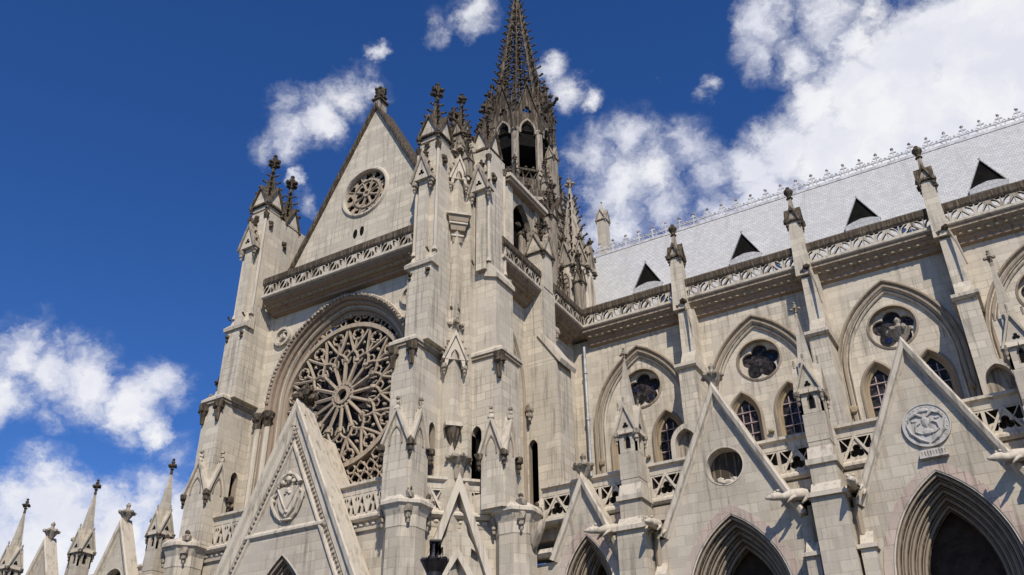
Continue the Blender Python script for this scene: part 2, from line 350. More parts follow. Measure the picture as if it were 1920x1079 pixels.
def pinnacle(x, y, z0, w_, hs, gh, hp, fh, ncr=0, sm='wall', top='dark', cop='trim', niche=False, drops=.14, rot=0, lab=None, knobs=False, crock_r=.16, pw=.62, bulbs=0):
    s = MB(x, y, rot, sm); z1 = z0+hs
    if niche:
        s.box(-w_*.98, w_*.98, -w_*.98, w_*.98, z0, z1-.9); s.box(-w_*.8, w_*.8, -w_*.8, w_*.8, z1-.9, z1-.01, 'mid')
        for i in range(4):
            s.at(x, y, rot+i*90)
            s.plate([(-w_, z1-.92), (w_, z1-.92), (w_, z1), (-w_, z1)], w_*.8, w_, [arch(0, w_*.36, z1-w_*.9, z1-w_*.15, z1-.75, 5)], back=False); s.plate(arch(0, w_*.2, z1-w_*.9, z1-w_*.3, z1-.7, 5), w_*.8, w_*.83, m='void')

    else: s.box(-w_, w_, -w_, w_, z0, z1)
    p = part(s, 'pinnacle', label=lab)
    s = MB(x, y, rot, sm); gable_faces(s, w_, z1, gh, x=x, y=y, m=cop, sides=[rot+i*90 for i in range(4)], cth=w_*.17, proud=w_*.16)
    if niche:
        for i in range(4):
            s.at(x, y, rot+i*90); s.plate(foil(0, z1+gh*.27, 3, w_*.16, w_*.16, 18), w_*1.1, w_*1.115, m='void')
    part(s, 'gablet', p)
    if drops:
        for i in range(4):
            s = MB(x, y, rot+i*90, top); corbel(s, -w_*1.05, w_*1.05, z1-.05, drops, top); part(s, 'leaf_corbel', p)
    if knobs:
        for i in range(4):
            s = MB(x, y, rot+i*90, top); s.finial(0, w_*1.1, z1+gh+.0, gh*.42, knobs, cross=False); part(s, 'gablet_finial', p)
    zt = z1+gh*.35+hp
    s = MB(x, y, rot, top if ncr else sm)
    s.frus(0, 0, z1+gh*.25, zt, w_*pw, w_*.1)
    for i in range(ncr):
        f = (i+.6)/ncr; zz = z1+gh*.6+(zt-z1-gh*.6)*f; ww = w_*pw*(1-(zz-z1-gh*.25)/(zt-z1-gh*.25))+w_*.1
        for c, q in ((1, 1), (-1, 1), (1, -1), (-1, -1)): s.crocket(c*ww, q*ww, zz, c, q, crock_r*(1-.3*f), top)
    part(s, 'spirelet', p)
    s = MB(x, y, rot, top); s.finial(0, 0, zt-.05, fh, top)
    if bulbs:
        for i in range(8): s.at(x, y, i*45); s.blob(0, fh*.2, zt+fh*.75, fh*.12, top)
    part(s, 'finial', p)
    return p

def zigzag_unit(a, z, w_, h, flip):
    f = (lambda u: w_-u) if flip else (lambda u: u)
    def sh(pts): return [(a+f(u*w_), z+v*h) for u, v in pts]
    leaf = []
    P, Q = Vector((.14, .10)), Vector((.70, .93)); dv = Q-P; nn = Vector((-dv.y, dv.x))
    for i in range(7): k = i/6; leaf.append(tuple(P+dv*k+nn*.20*math.sin(math.pi*k)))
    for i in range(1, 6): k = 1-i/6; leaf.append(tuple(P+dv*k-nn*.20*math.sin(math.pi*k)))
    return [sh(leaf), sh([(.05, .95), (.05, .42), (.20, .68), (.46, .95)]), sh([(.96, .06), (.96, .66), (.80, .48), (.46, .06)])]
def frame_on(s, fr): s.at(*fr); return s
def upper_parapet(fr, a0, a1, dl, zb, name_l=None, ends=True):
    """cornice, ledge, pierced balustrade and rail; fr = wall frame, dl = projection of the ledge"""
    s = frame_on(MB(m='mould'), fr)
    zt = 28.9
    K = min(1, (zt-.34-zb)/.81)
    s.ext([(0, zb), (dl*.28, zb+K*.06), (dl*.30, zb+K*.22), (dl*.42, zb+K*.30), (dl*.44, zb+K*.42), (0, zb+K*.42)], a0, a1, 'arch')  # cornice underside in the darkened stone, soffit shade put into its colour
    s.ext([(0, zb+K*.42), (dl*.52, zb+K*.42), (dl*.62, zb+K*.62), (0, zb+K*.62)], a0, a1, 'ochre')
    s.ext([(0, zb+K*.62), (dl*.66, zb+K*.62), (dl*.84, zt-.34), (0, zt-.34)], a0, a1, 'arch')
    n = int((a1-a0)/.42)
    for i in range(n): s.blob(a0+(i+.5)*(a1-a0)/n, dl*.56, zb+K*.50, .12, 'ochre', (1.2, .8, .9))
    c = part(s, 'cornice', label=name_l)
    s = frame_on(MB(m='trim'), fr)
    s.ext([(0, zt-.34), (dl*.84, zt-.34), (dl*.90, zt-.2), (0, zt-.2)], a0, a1, 'arch'); s.ext([(0, zt-.2), (dl*.95, zt-.2), (dl, zt-.14), (dl, zt), (0, zt)], a0, a1)
    part(s, 'ledge', c)
    s = frame_on(MB(m='trim'), fr)
    n = max(2, round((a1-a0)/.62)); uw = (a1-a0)/n; d1 = dl-.08
    for i in range(n):
        a = a0+i*uw
        s.plate([(a, zt), (a+uw, zt), (a+uw, zt+.66), (a, zt+.66)], d1-.16, d1, zigzag_unit(a, zt, uw, .66, i % 2), side=False, back=False, mh='dark', m=rnd.choice(['trim', 'trim', 'low', 'mid']))  # dark hole sides put the shade of the piercings into colour
    b = part(s, 'balustrade')
    s = frame_on(MB(m='dark'), fr)
    s.ext([(d1-.24, zt+.66), (d1+.04, zt+.66), (d1+.09, zt+.76), (d1+.09, zt+1.08), (d1+.0, zt+1.2), (d1-.24, zt+1.2)], a0, a1, 'dark')
    part(s, 'rail', b)
    return c
def lower_parapet(fr, a0, a1, d, pat='star', zl=14.5, frieze=True, uw0=None):
    s = frame_on(MB(m='trim'), fr)
    s.ext([(d-1., zl-.22), (d+.04, zl-.22), (d+.16, zl-.12), (d+.16, zl-.02), (d+.02, zl+.1), (d-1., zl+.1)], a0, a1)
    s.ext([(d-1., zl-.62), (d-.08, zl-.62), (d-.06, zl-.5), (d-.12, zl-.46), (d-.12, zl-.22), (d-1., zl-.22)], a0, a1, 'low')
    c = part(s, 'string_course')
    if frieze:
        s = frame_on(MB(m='trim'), fr)
        n = int((a1-a0)/.34)
        for i in range(n):
            a = a0+(i+.5)*(a1-a0)/n
            s.blob(a, d-.08, zl-.36, .12, 'trim', (1.1, .7, .8)); 
        part(s, 'frieze', c)
    s = frame_on(MB(m='trim'), fr); z0, z1 = zl+.1, zl+1.12
    if pat == 'star':
        n = max(1, round((a1-a0)/1.35)); uw = (a1-a0)/n
        for i in range(n):
            a = a0+i*uw; F = lambda P: [(a+u*uw, z0+v*(z1-z0)) for u, v in P]
            h = [F([(.05, .92), (.05, .40), (.27, .46), (.43, .92)]), F([(.95, .92), (.57, .92), (.73, .46), (.95, .40)]),
                 F([(.08, .12), (.26, .12), (.34, .42), (.12, .3)]), F([(.92, .12), (.88, .3), (.66, .42), (.74, .12)]),
                 foil(a+.5*uw, z0+.36*(z1-z0), 3, .14*uw/1.35, .15*uw/1.35, 24)]
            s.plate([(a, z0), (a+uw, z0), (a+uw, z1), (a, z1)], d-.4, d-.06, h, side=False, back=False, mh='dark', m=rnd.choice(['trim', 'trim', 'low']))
            s.sweep(F([(.08, .02), (.5, .98), (.92, .02)]), RECT(-.05, .05, d-.06, d+.0), m='trim')
            s.tube([(a+.12*uw, d-.04, z0+.1), (a+.3*uw, d-.03, z0+.5*(z1-z0)), (a+.1*uw, d-.04, z1-.1)], .03, 4)
            s.tube([(a+.88*uw, d-.04, z0+.1), (a+.7*uw, d-.03, z0+.5*(z1-z0)), (a+.9*uw, d-.04, z1-.1)], .03, 4)
        s.box(a0, a1, d-.62, d-.5, z0-.1, z1, 'dark')  # dark sheet added behind the piercings as painted shade
    else:
        n = max(1, round((a1-a0)/.62)); uw = (a1-a0)/n
        for i in range(n):
            a = a0+i*uw; F = lambda P: [(a+u*uw, z0+v*(z1-z0)) for u, v in P]
            h = [F([(.5, .95), (.34, .62), (.5, .50), (.66, .62)]), F([(.12, .12), (.36, .12), (.4, .4), (.22, .5)]), F([(.88, .12), (.78, .5), (.6, .4), (.64, .12)]),
                 F([(.04, .9), (.06, .66), (.22, .78)]), F([(.96, .9), (.78, .78), (.94, .66)])]
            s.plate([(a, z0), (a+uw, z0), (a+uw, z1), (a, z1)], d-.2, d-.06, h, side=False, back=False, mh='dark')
            s.sweep(F([(.0, .03), (.5, .97), (1, .03)]), RECT(-.03, .03, d-.06, d-.01), m='trim')
        s.box(a0, a1, d-.3, d-.205, z0, z1, 'dark')  # dark ground of the pattern, recess shade put into its colour
    b = part(s, 'balustrade')
    s = frame_on(MB(m='trim'), fr)
    s.ext([(d-.45, z1), (d-.04, z1), (d-.02, z1+.3), (d+.14, z1+.38), (d+.14, z1+.5), (d-.45, z1+.58)], a0, a1)
    part(s, 'rail', b)

def glazed(s, P, d, cx, w_, z0, z1):
    """dark glass with a pinkish bar grid"""
    s.plate(P, d-.04, d, m='glass')
def nave_window(fr, cx, w_, z0, zs, za, d):
    s = frame_on(MB(m='glass'), fr); s.plate(arch(cx, w_*1.02, zs, za+.03, z0-.05), d-.05, d, m='glass')
    for i in range(5):
        a, z = cx+rnd.uniform(-.5, .4)*w_, z0+rnd.uniform(.1, .75)*(za-z0)
        s.box(a, a+.2, d+.002, d+.012, z, z+.25, rnd.choice(['red', 'blue', 'blue']))
    g_ = part(s, 'window')
    s = frame_on(MB(m='bars'), fr)
    for a in (-.34, .34): s.box(cx+a*w_*.95-.028, cx+a*w_*.95+.028, d+.02, d+.07, z0, zs+(za-zs)*.72)
    z = z0+.35
    while z < za-.35:
        ww = w_ if z < zs else w_*math.sqrt(max(0, 1-((z-zs)/(za-zs))**1.5))
        s.box(cx-ww, cx+ww, d+.075, d+.11, z-.026, z+.026); z += .62
    part(s, 'glazing_bars', g_)
    s = frame_on(MB(m='mould'), fr)
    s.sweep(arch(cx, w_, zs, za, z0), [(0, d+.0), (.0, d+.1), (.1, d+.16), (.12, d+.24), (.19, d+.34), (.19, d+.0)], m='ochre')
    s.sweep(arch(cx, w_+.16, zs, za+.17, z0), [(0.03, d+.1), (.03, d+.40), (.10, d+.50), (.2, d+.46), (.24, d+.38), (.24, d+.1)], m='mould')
    part(s, 'window_surround', g_)

# ------------------------------------------------------------------ nave
NF = (0, 45.9, 0)
BAYS = [-18.1, -11.15, -4.1, 3.0, 10.1, 17.2]; BX = [-14.6, -7.5, -.45, 6.65, 13.75, 20.85]
s = frame_on(MB(m='wall'), NF)
s.plate([(-22.6, 14), (24, 14), (24, 28.3), (-22.6, 28.3)], -.7, 0, [arch(c, 2.62, 22.3, 26.6, 16.0) for c in BAYS])
nw = part(s, 'nave_wall')
for c in BAYS:
    s = frame_on(MB(m='wall'), NF)
    s.plate(arch(c, 2.62, 22.3, 26.6, 16.0), -1.0, -.22, [arch(c-1.28, .92, 21.2, 22.85, 17.0), arch(c+1.28, .92, 21.2, 22.85, 17.0), circ(c-.05, 24.45, 1.27, 40)])
    s.plate(circ(c-.05, 24.45, 1.30, 40), -.75, -.5, [foil(c-.05, 24.45, 5, .62, .44, 80)], m='trim')
    part(s, 'tympanum', nw)
    s = frame_on(MB(m='glass'), NF); s.plate(circ(c-.05, 24.45, 1.25, 30), -.72, -.68, m='glass')
    for k in range(5):
        th = R(90+72*k); s.blob(c-.05+.6*math.cos(th), -.66, 24.45+.6*math.sin(th), .16, rnd.choice(['blue', 'glass']), (1, .1, 1))
    rw = part(s, 'cinquefoil_window')
    s = frame_on(MB(m='ochre'), NF)
    s.sweep(circ(c-.05, 24.45, 1.27, 40)[::-1], [(0, -.5), (0, -.18), (-.10, -.14), (-.10, -.5)], closed=True, m='mould')
    part(s, 'window_surround', rw)
    for q in (-1.28, 1.28): nave_window(NF, c+q, .62, 17.0, 21.2, 22.45, -.62)
    s = frame_on(MB(m='mould'), NF)
    for r_, d_ in ((.30, .20), (.04, .1)):
        s.sweep(arch(c, 2.62+r_, 22.3, 26.6+r_*1.1, 16.0, 14), [(0, -.2), (0, d_*.5), (.05, d_), (.13, d_), (.18, d_*.5), (.18, -.2)], m='mould')
    s.sweep(arch(c, 2.62-.16, 22.3, 26.6-.18, 16.0, 14), [(0, -.22), (0, -.1), (.06, -.05), (.12, -.1), (.12, -.22)], m='trim')
    for q in (-1, 1): s.blob(c+q*2.75, .12, 20.3, .2, 'ochre', (1, .8, 1.3)); s.blob(c+q*.05, -.1, 20.2, .12, 'ochre')
    part(s, 'arch_moulding', nw)
upper_parapet(NF, -21.1, 24, .95, 27.75)
# roof with dormers and cresting
s = MB(m='roof'); RY, RZ = 51.5, 38.1
s.ext([(-46.4, 29.0), (-RY, RZ), (-RY-5.1, 29.0)], -36, 24.5)
rf = part(s, 'roof')
s = MB(m='mid'); s.box(-22.3, 24, -46.5, -45.1, 28.5, 28.88); part(s, 'gutter', rf)
s = MB(0, RY, 0, 'crest'); s.box(-24, 24, -.1, .1, RZ-.1, RZ+.1); s.box(-24, 24, -.035, .035, RZ+.36, RZ+.42)
for i in range(47):
    a = -23.5+i*1.02
    s.box(a-.045, a+.045, -.04, .04, RZ+.1, RZ+.95); s.box(a-.2, a+.2, -.035, .035, RZ+.68, RZ+.76)
    s.blob(a, 0, RZ+.98, .11, 'crestred')
    for q in (-1, 1):
        s.tube([(a+q*.06, 0, RZ+.42), (a+q*.28, 0, RZ+.58), (a+q*.36, 0, RZ+.40), (a+q*.22, 0, RZ+.22)], .035, 4)
        s.blob(a+q*.5, 0, RZ+.50, .07)
part(s, 'roof_cresting', rf)
for x in (-17.88, -11.45, -4.5, 2.2, 8.9, 15.6):
    s = MB(x, 48.1, 0, 'roof')
    zb, zt, hw = 32.25, 34.05, .98
    cres = [(-hw, zb), (-hw*.5, zb+.17), (0, zb+.26), (hw*.5, zb+.20), (hw, zb)]
    s.plate(cres[::-1]+[(-hw, zb-.3), (hw, zb-.3)], -1.6, .16)
    s.sweep(tri(0, zb, zt, hw), RECT(0, .05, -1.6, .06))
    dm = part(s, 'dormer')
    s = MB(x, 48.1, 0, 'void'); s.plate(cres[:-1]+[(hw, zb), (0, zt)], -1.5, -.04); part(s, 'dormer_opening', dm)
    s = MB(x, 48.1, 0, 'crestred'); s.blob(0, 0, zt+.1, .07); part(s, 'dormer_knob', dm)
# clerestory buttresses with pinnacles
def nave_buttress(x):
    s = MB(x, 45.9, 0, 'wall')
    s.ext([(0, 14), (2.0, 14), (2.0, 23.85), (0, 23.85)], -.48, .48)
    s.ext([(0, 24.15), (1.75, 24.3), (1.25, 25.2), (1.1, 27.9), (0, 28.4)], -.40, .40)
    b = part(s, 'buttress')
    s = MB(x, 45.9, 0, 'trim'); s.ext([(0, 23.85), (2.15, 23.85), (2.25, 23.95), (2.25, 24.12), (1.75, 24.35), (0, 24.35)], -.62, .62)
    part(s, 'weathering', b)
    s = MB(x, 45.9, 0, 'mid'); s.tube([(.1, 1.2, 28.3), (.35, 1.5, 27.2), (.5, 1.75, 25.8)], [.10, .07, .04], 5); s.blob(.02, 1.25, 28.4, .22, 'dark', (1, 1.3, .8)); s.blob(-.3, 1.15, 28.2, .2, 'dark')
    part(s, 'rainwater_spout', b)
    X, Y = x-.2, 45.05
    s = MB(X, Y, 0, 'wall'); s.frus(0, 0, 28.0, 31.9, .42, .30); p = part(s, 'pinnacle')
    s = MB(X, Y, 0, 'dark'); gable_faces(s, .31, 31.6, .75, x=X, y=Y, m='dark', mg='mid', cth=.1)
    leafdrops(s, .34, 31.6, .19, X, Y)
    for i in range(4): s.at(X, Y, i*90); s.blob(0, .36, 32.3, .13, 'dark')
    part(s, 'gablet', p)
    s = MB(X, Y, 0, 'mid'); s.frus(0, 0, 32.1, 33.3, .17, .09); part(s, 'spirelet', p)
    s = MB(X, Y, 0, 'dark'); s.lathe(0, 0, [(.08, 33.2), (.2, 33.3), (.12, 33.4), (.14, 33.5), (.27, 33.72), (.25, 33.86), (.1, 33.98), (.12, 34.06), (.03, 34.14)], 10)
    part(s, 'finial', p)
for x in BX: nave_buttress(x)
# rounded stone hoods at the feet of the buttresses
for x, y0, z1 in ((-14.2, 41.2, 19.6), (-.1, 41.2, 19.45)):
    s = MB(x, y0, 0, 'trim'); P = arch(0, .78, z1-1.0, z1-.0, 14.6, 8)
    s.plate(P, -3., 0, [arch(0, .55, z1-1.0, z1-.26, 15.2, 8)], m='trim')
    h = part(s, 'arched_hood')
    s = MB(x, y0, 0, 'mid'); s.plate(arch(0, .56, z1-1.0, z1-.25, 15.1, 8), -2.9, -.5, m='mid'); part(s, 'infill', h)
s = MB(-16.0, 42.2, 0, 'low'); s.plate(arch(0, .8, 16.6, 17.5, 14.5, 8), -3, 0); part(s, 'arched_hood')

# ------------------------------------------------------------------ chapels along the nave
def portal(s, c, w_, zs, za, y, n=5, step=.18, dep=.34, z0=0, m='pink', ring=True):
    """stepped orders receding from the wall face; frame already at the face"""
    for k in range(n):
        wk, ak = w_-k*step, za-k*step*1.15
        d1 = -k*dep
        s.sweep(arch(c, wk, zs, ak, z0, 14), [(.02, d1-dep-.05), (.02, d1), (0, d1), (-step-.02, d1-dep), (-step-.02, d1-dep-.05)], m='arch')  # orders take the darkened stone, their shade is in the colour
        s.tube([(a, d1-dep*.45, z) for a, z in arch(c, wk-step*.62, zs, ak-step*.7, z0, 14)],   .06, 6, 'mould')
        s.tube([(a, d1-.03, z) for a, z in arch(c, wk-.02, zs, ak, z0, 14)], .05, 5, 'trim' if k == 0 else 'mould')
        s.tube([(a, d1-dep*.85, z) for a, z in arch(c, wk-step*.9, zs, ak-step*.95, z0, 14)], .05, 5, 'dark')  # dark bars along the steps are painted groove shade
        s.tube([(a, d1-dep*.12, z) for a, z in arch(c, wk-step*.22, zs, ak-step*.22, z0, 14)], .035, 5, 'dark')
    if ring: s.sweep(arch(c, w_, zs, za, z0, 16), RECT(.02, .36, -.02, .035), m=m)
def chapel_gable(c, Y, apex, hw, zf, W0, W1, pw, pzs, pza, kind, cdep=.55, n=4):
    s = MB(c, Y, 0, 'low')
    holes = [arch(0, pw, pzs, pza, .0, 14)]
    if kind == 'recess': holes.append(circ(.02, 15.2, .84, 32))
    s.plate([(-W0, -.0), (-W0, zf), (-hw, zf), (0, apex), (hw, zf), (W1, zf), (W1, -.0)], -.55, 0, holes)
    if kind == 'recess': s.plate(circ(.02, 15.2, .9, 32), -.9, -.56, m='spire')
    g_ = part(s, 'gable')
    s = MB(c, Y, 0, 'trim')
    th = .2
    s.sweep(jag([(-hw, zf), (0, apex), (hw, zf)]), [(-.14, .02), (-.06, .12), (-.03, .26), (th*.6, .31), (th, .24), (th, -cdep), (-.14, -cdep)], m='trim')
    part(s, 'coping', g_)
    s = MB(c, Y, 0, 'dark')
    s.lathe(0, -.1, [(.12, apex-.1), (.16, apex+.2), (.12, apex+.3), (.22, apex+.45), (.42, apex+.78), (.46, apex+.86), (.3, apex+.98), (.16, apex+1.0), (.1, apex+1.15), (.15, apex+1.3), (.04, apex+1.45)], 9, 'mid')
    for i in range(6): s.blob(.42*math.cos(i*1.047), -.1+.42*math.sin(i*1.047), apex+.84, .13, 'mid')
    part(s, 'finial', g_)
    s = MB(c, Y, 0, 'low'); portal(s, 0, pw, pzs, pza, Y, n+1)
    part(s, 'portal_arch', g_)
    s = MB(c, Y, 0, 'void'); n = n+1; wi = pw-n*.18
    s.plate(arch(0, wi+.1, pzs, pza-n*.2, 0, 14), -n*.34-1.3, -n*.34-.5, m='door')
    s.sweep(arch(0, wi+.22, pzs, pza-n*.2+.12, 0, 12), RECT(-.05, .5, -n*.34-1.3, -n*.34-.04), m='arch')
    for k in range(1, 6): 
        rr = wi*.9*(k/6); s.tube([(a, -n*.34-.47, z) for a, z in circ(0, pzs+.9, rr, 20)[:11]], .035, 4, 'door')
    for k in (-.66, -.33, 0, .33, .66): s.box(k*wi-.03, k*wi+.03, -n*.34-.5, -n*.34-.44, 0, pzs, 'door')
    part(s, 'portal_door', g_)
    if kind == 'recess':
        s = MB(c, Y, 0, 'trim'); s.sweep(circ(.02, 15.2, .84, 36)[::-1], RECT(-.06, 0, -.54, .02), closed=True); s.blob(.02, -.1, 14.5, .26, 'trim', (1.5, .8, .5)); s.blob(-.25, -.12, 14.62, .14, 'trim'); s.blob(.3, -.12, 14.6, .13, 'trim')
        part(s, 'round_recess', g_)
    if kind == 'medal':
        s = MB(c+.1, Y, 0, 'plaq'); z0 = 15.2
        s.plate(circ(0, z0, .86, 40), 0, .08); s.sweep(circ(0, z0, .86, 40)[::-1], RECT(-.05, .0, 0, .11), closed=True)
        for i in range(28): s.blob(.72*math.cos(i*.2244), .08, z0+.72*math.sin(i*.2244), .035, 'plaq', (1, .6, 1))
        for q in (-1, 1):
            s.tube([(q*.08, .1, z0+.32), (q*.3, .13, z0+.48), (q*.55, .12, z0+.36), (q*.62, .1, z0+.2)], [.03, .055, .045, .02], 5)
            s.tube([(q*.7, .1, z0+.1), (q*.6, .12, z0-.25), (q*.32, .12, z0-.55), (q*.05, .1, z0-.7)], [.03, .05, .05, .03], 5)
            s.tube([(q*.2, .1, z0+.12), (q*.38, .12, z0+.02), (q*.42, .1, z0-.22), (q*.22, .1, z0-.34)], .035, 5)
            s.blob(q*.42, .09, z0+.22, .1, 'plaq', (1.3, .35, .6))
        s.blob(0, .1, z0+.12, .2, 'plaq', (.8, .35, 1.2)); s.blob(0, .1, z0-.28, .2, 'plaq', (1.2, .35, .7)); s.blob(0, .1, z0+.58, .14, 'plaq', (1.4, .35, .6))
        s.hexa([(-.5, 0, 13.9), (.5, 0, 13.9), (.5, .24, 13.9), (-.5, .24, 13.9), (-.42, 0, 14.22), (.42, 0, 14.22), (.42, .2, 14.22), (-.42, .2, 14.22)])
        for i in range(9): s.box(-.4+i*.1, -.36+i*.1, .2, .235, 13.97, 14.16, 'mid')
        part(s, 'medallion', g_, 'round grey relief medallion on a small carved plinth')
    return g_
def gargoyle(x, y, z, dx, dy, r=.235, m='trim'):
    """crouching waterspout beast leaning out from the pier"""
    s = MB(x, y, math.degrees(math.atan2(dx, -dy)), m)
    s.tube([(0, -.5, z+.15), (0, -.1, z+.18), (0, .35, z+.12), (0, .75, z), (0, 1.0, z+.02), (0, 1.25, z-.05), (0, 1.5, z-.1)], [r*.8, r, r*.95, r*.6, r*.75, r*.55, r*.2], 8)
    for q in (-1, 1):
        s.tube([(q*r*.8, .3, z), (q*r*1.3, .55, z-.1), (q*r*1.0, .75, z-.3)], [r*.4, r*.3, r*.15], 5)
        s.tube([(q*r*.8, -.2, z), (q*r*1.5, -.05, z-.1), (q*r*1.2, .15, z-.3)], [r*.45, r*.35, r*.18], 5)
        s.blob(q*r*.45, 1.0, z+.2, r*.3, m)
    return part(s, 'gargoyle', smooth=True)
def pier(x, y=36.2, cap=12.95, g_='mid'):
    s = MB(x, y, 0, 'low'); f = 35.35-36.2
    s.box(-.62, .62, -.5, .85, 0, cap); s.ext([(-.5, cap+.18), (.95, cap+.18), (.62, cap+.6), (-.5, cap+.6)], -.56, .56, 'trim')
    s.box(-.50, .50, -.5, .60, cap+.6, 14.3); s.ext([(-.5, 14.52), (.66, 14.52), (.46, 15.05), (-.5, 15.05)], -.50, .50, 'trim'); s.box(-.42, .42, -.5, .42, 15.05, 15.3)
    p = part(s, 'pier')
    s = MB(x, y, 0, 'trim'); s.box(-.74, .74, -.5, 1.0, cap, cap+.18)
    part(s, 'weathering', p)
    s = MB(x, y, 0, 'trim'); s.box(-.6, .6, -.5, .72, 14.3, 14.52); part(s, 'string_course', p)
    s = MB(x, y, 0, 'low')
    for q in (-1, 1):
        s.box(q*1.0-.26, q*1.0+.26, -.3, .5, 0, 10.9); s.box(q*1.0-.36, q*1.0+.36, -.3, .62, 10.9, 11.05, 'trim'); s.ext([(-.3, 11.05), (.5, 11.05), (.1, 11.6), (-.3, 11.6)], q*1.0-.24, q*1.0+.24, 'trim')
        s.tube([(q*.86, .1, 11.5), (q*.86, .1, 12.9)], .12, 7, 'mould')
    part(s, 'side_shaft', p)
    pinnacle(x, y, 15.3, .45, 2.1, 1.2, 3.3, .75 if g_ == 'mid' else 1.0, sm='low', top=g_, cop='low', niche=True, drops=.17, knobs='mid', pw=.8)
# aisle wall and chapel terrace
s = MB(0, 37.2, 0, 'low'); s.box(-20.4, 24, -.6, .4, 13.6, 14.2); s.box(-20.4, 24, -9, -.3, 14.0, 14.5, 'mid'); s.box(-20.4, 24, -6, -5.6, 0, 14); part(s, 'aisle_wall')
chapel_gable(-17.45, 36.2, 15.65, 1.55, 12.4, 2.6, 1.85, 1.3, 10.6, 13.35, 'plain', n=3)
chapel_gable(-10.95, 36.2, 18.5, 2.85, 12.6, 3.4, 3.4, 2.15, 9.6, 13.15, 'recess')
chapel_gable(-3.05, 36.2, 18.5, 2.85, 12.6, 3.3, 3.3, 2.2, 9.6, 13.45, 'medal')
for c in (4.8, 12.65, 20.4): chapel_gable(c, 36.2, 18.5, 2.85, 12.6, 3.3, 3.3, 2.15, 9.6, 13.15, 'recess')
for x in (-15.0, -6.9, .85, 8.7, 16.5): pier(x)
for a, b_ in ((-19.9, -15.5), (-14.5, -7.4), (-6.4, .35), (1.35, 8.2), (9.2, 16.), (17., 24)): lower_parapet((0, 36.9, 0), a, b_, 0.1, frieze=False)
for q in ((-16.0, 36.0, 13.15, -.6, -.9), (-14.05, 35.9, 13.0, .1, -1), (-8.0, 35.9, 13.2, -.75, -.7), (-5.95, 35.9, 13.2, .1, -1), (-.1, 35.9, 13.2, -.75, -.7)): gargoyle(*q)
# chapel block between the transept and the first gable
s = MB(0, 0, 0, 'low')
s.at(0, 36.2, 0); s.ext([(-.6, 12.6), (.25, 12.6), (.4, 12.75), (.3, 12.95), (-.6, 13.2)], -20.3, -19.0, 'trim'); s.ext([(-1.2, 14.1), (-.05, 14.1), (.1, 14.22), (.1, 14.34), (-1.2, 14.5)], -20.4, -18.3, 'trim')
s.at(-20.2, 38.4, 0); s.ext([(-2, 14.4), (.4, 14.4), (.4, 15.4), (-2, 17.2)], -.9, 1.1, 'mid')
s.ext([(-2, 17.2), (-2, 17.4), (.55, 15.5), (.55, 15.3)], -1.0, 1.25, 'trim')
part(s, 'lean_to_roof')
s = MB(-19.6, 35.6, 0, 'mid'); s.tube([(-.3, .0, 12.6), (-.1, .1, 13.2), (.15, .1, 13.8), (.4, .0, 14.1)], [.12, .3, .32, .12], 7); part(s, 'gargoyle', smooth=True)

# ------------------------------------------------------------------ west chapels beyond the transept
s = MB(0, 36.4, 0, 'low'); s.box(-66, -38, -9, -.6, 0, 14.4); part(s, 'aisle_wall')
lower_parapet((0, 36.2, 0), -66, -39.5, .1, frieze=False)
for c in (-47.75, -54.8, -61.9): chapel_gable(c, 35.5, 18.5, 2.7, 12.6, 3.3, 3.3, 2.1, 9.6, 13.1, 'recess')
for x in (-44.3, -51.1, -58.1, -65.2): pier(x, 35.5, g_='dark')
for x in (-53.4, -46.2):
    s = MB(x, 36.6, 0, 'mid'); s.frus(0, 0, 14.5, 18.0, .3, .18); s.finial(0, 0, 18, 1.5, 'mid'); part(s, 'pinnacle')

# ------------------------------------------------------------------ transept: lower stage
XC = -30.0
s = MB(0, 32.0, 0, 'low')
s.plate([(-37.2, 0), (-24.2, 0), (-24.2, 14.0), (-37.2, 14.0)], -.5, 0, [arch(XC, 2.6, 8, 13.2, 0, 12)])
tl = part(s, 'transept_lower_wall')
s = MB(-23.95, 32.5, 45, 'low'); s.plate([(-.4, 0), (4.1, 0), (4.1, 14.2), (-.4, 14.2)], -.4, 0, [arch(1.85, 1.35, 8.0, 12.7, 0, 10)]); part(s, 'chamfer_wall', tl)
s = MB(-23.95, 32.5, 45, 'void'); s.box(.3, 3.4, -1.8, -.5, 0, 13, 'mid'); part(s, 'porch_interior', tl)
s = MB(0, 0, 0, 'mid'); s.add([(-37, -32, 14.45), (-24.2, -32.2, 14.45), (-21.4, -35, 14.45), (-21.4, -40, 14.45), (-37, -40, 14.45)], [(0, 1, 2, 3, 4)]); part(s, 'terrace', tl)
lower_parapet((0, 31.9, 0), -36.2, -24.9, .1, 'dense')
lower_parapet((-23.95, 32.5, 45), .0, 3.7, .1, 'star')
# big gable over the transept door
s = MB(-30.05, 30.85, 0, 'low'); A0, H0 = 20.15, 4.62; ZF = 10.8
s.plate([(-H0-.2, 0), (-H0-.2, ZF), (-H0, ZF), (0, A0), (H0, ZF), (H0+.2, ZF), (H0+.2, 0)], -1.1, 0, [arch(0, 2.5, 8, 13.15, 0, 12)])
tg = part(s, 'gable')
s = MB(-30.05, 30.85, 0, 'trim')
s.sweep(jag([(-H0, ZF), (0, A0), (H0, ZF)]), [(-.42, 0), (-.40, .06), (-.1, .06), (.0, .22), (.2, .26), (.26, .2), (.26, -.85), (-.2, -.85), (-.2, 0)])
s.sweep([(-H0, ZF), (0, A0), (H0, ZF)], [(-.86, 0), (-.82, .12), (-.74, .12), (-.7, 0)])
part(s, 'coping', tg)
s = MB(-30.05, 30.85, 0, 'mould')
L = math.hypot(H0, A0-ZF); n = 44
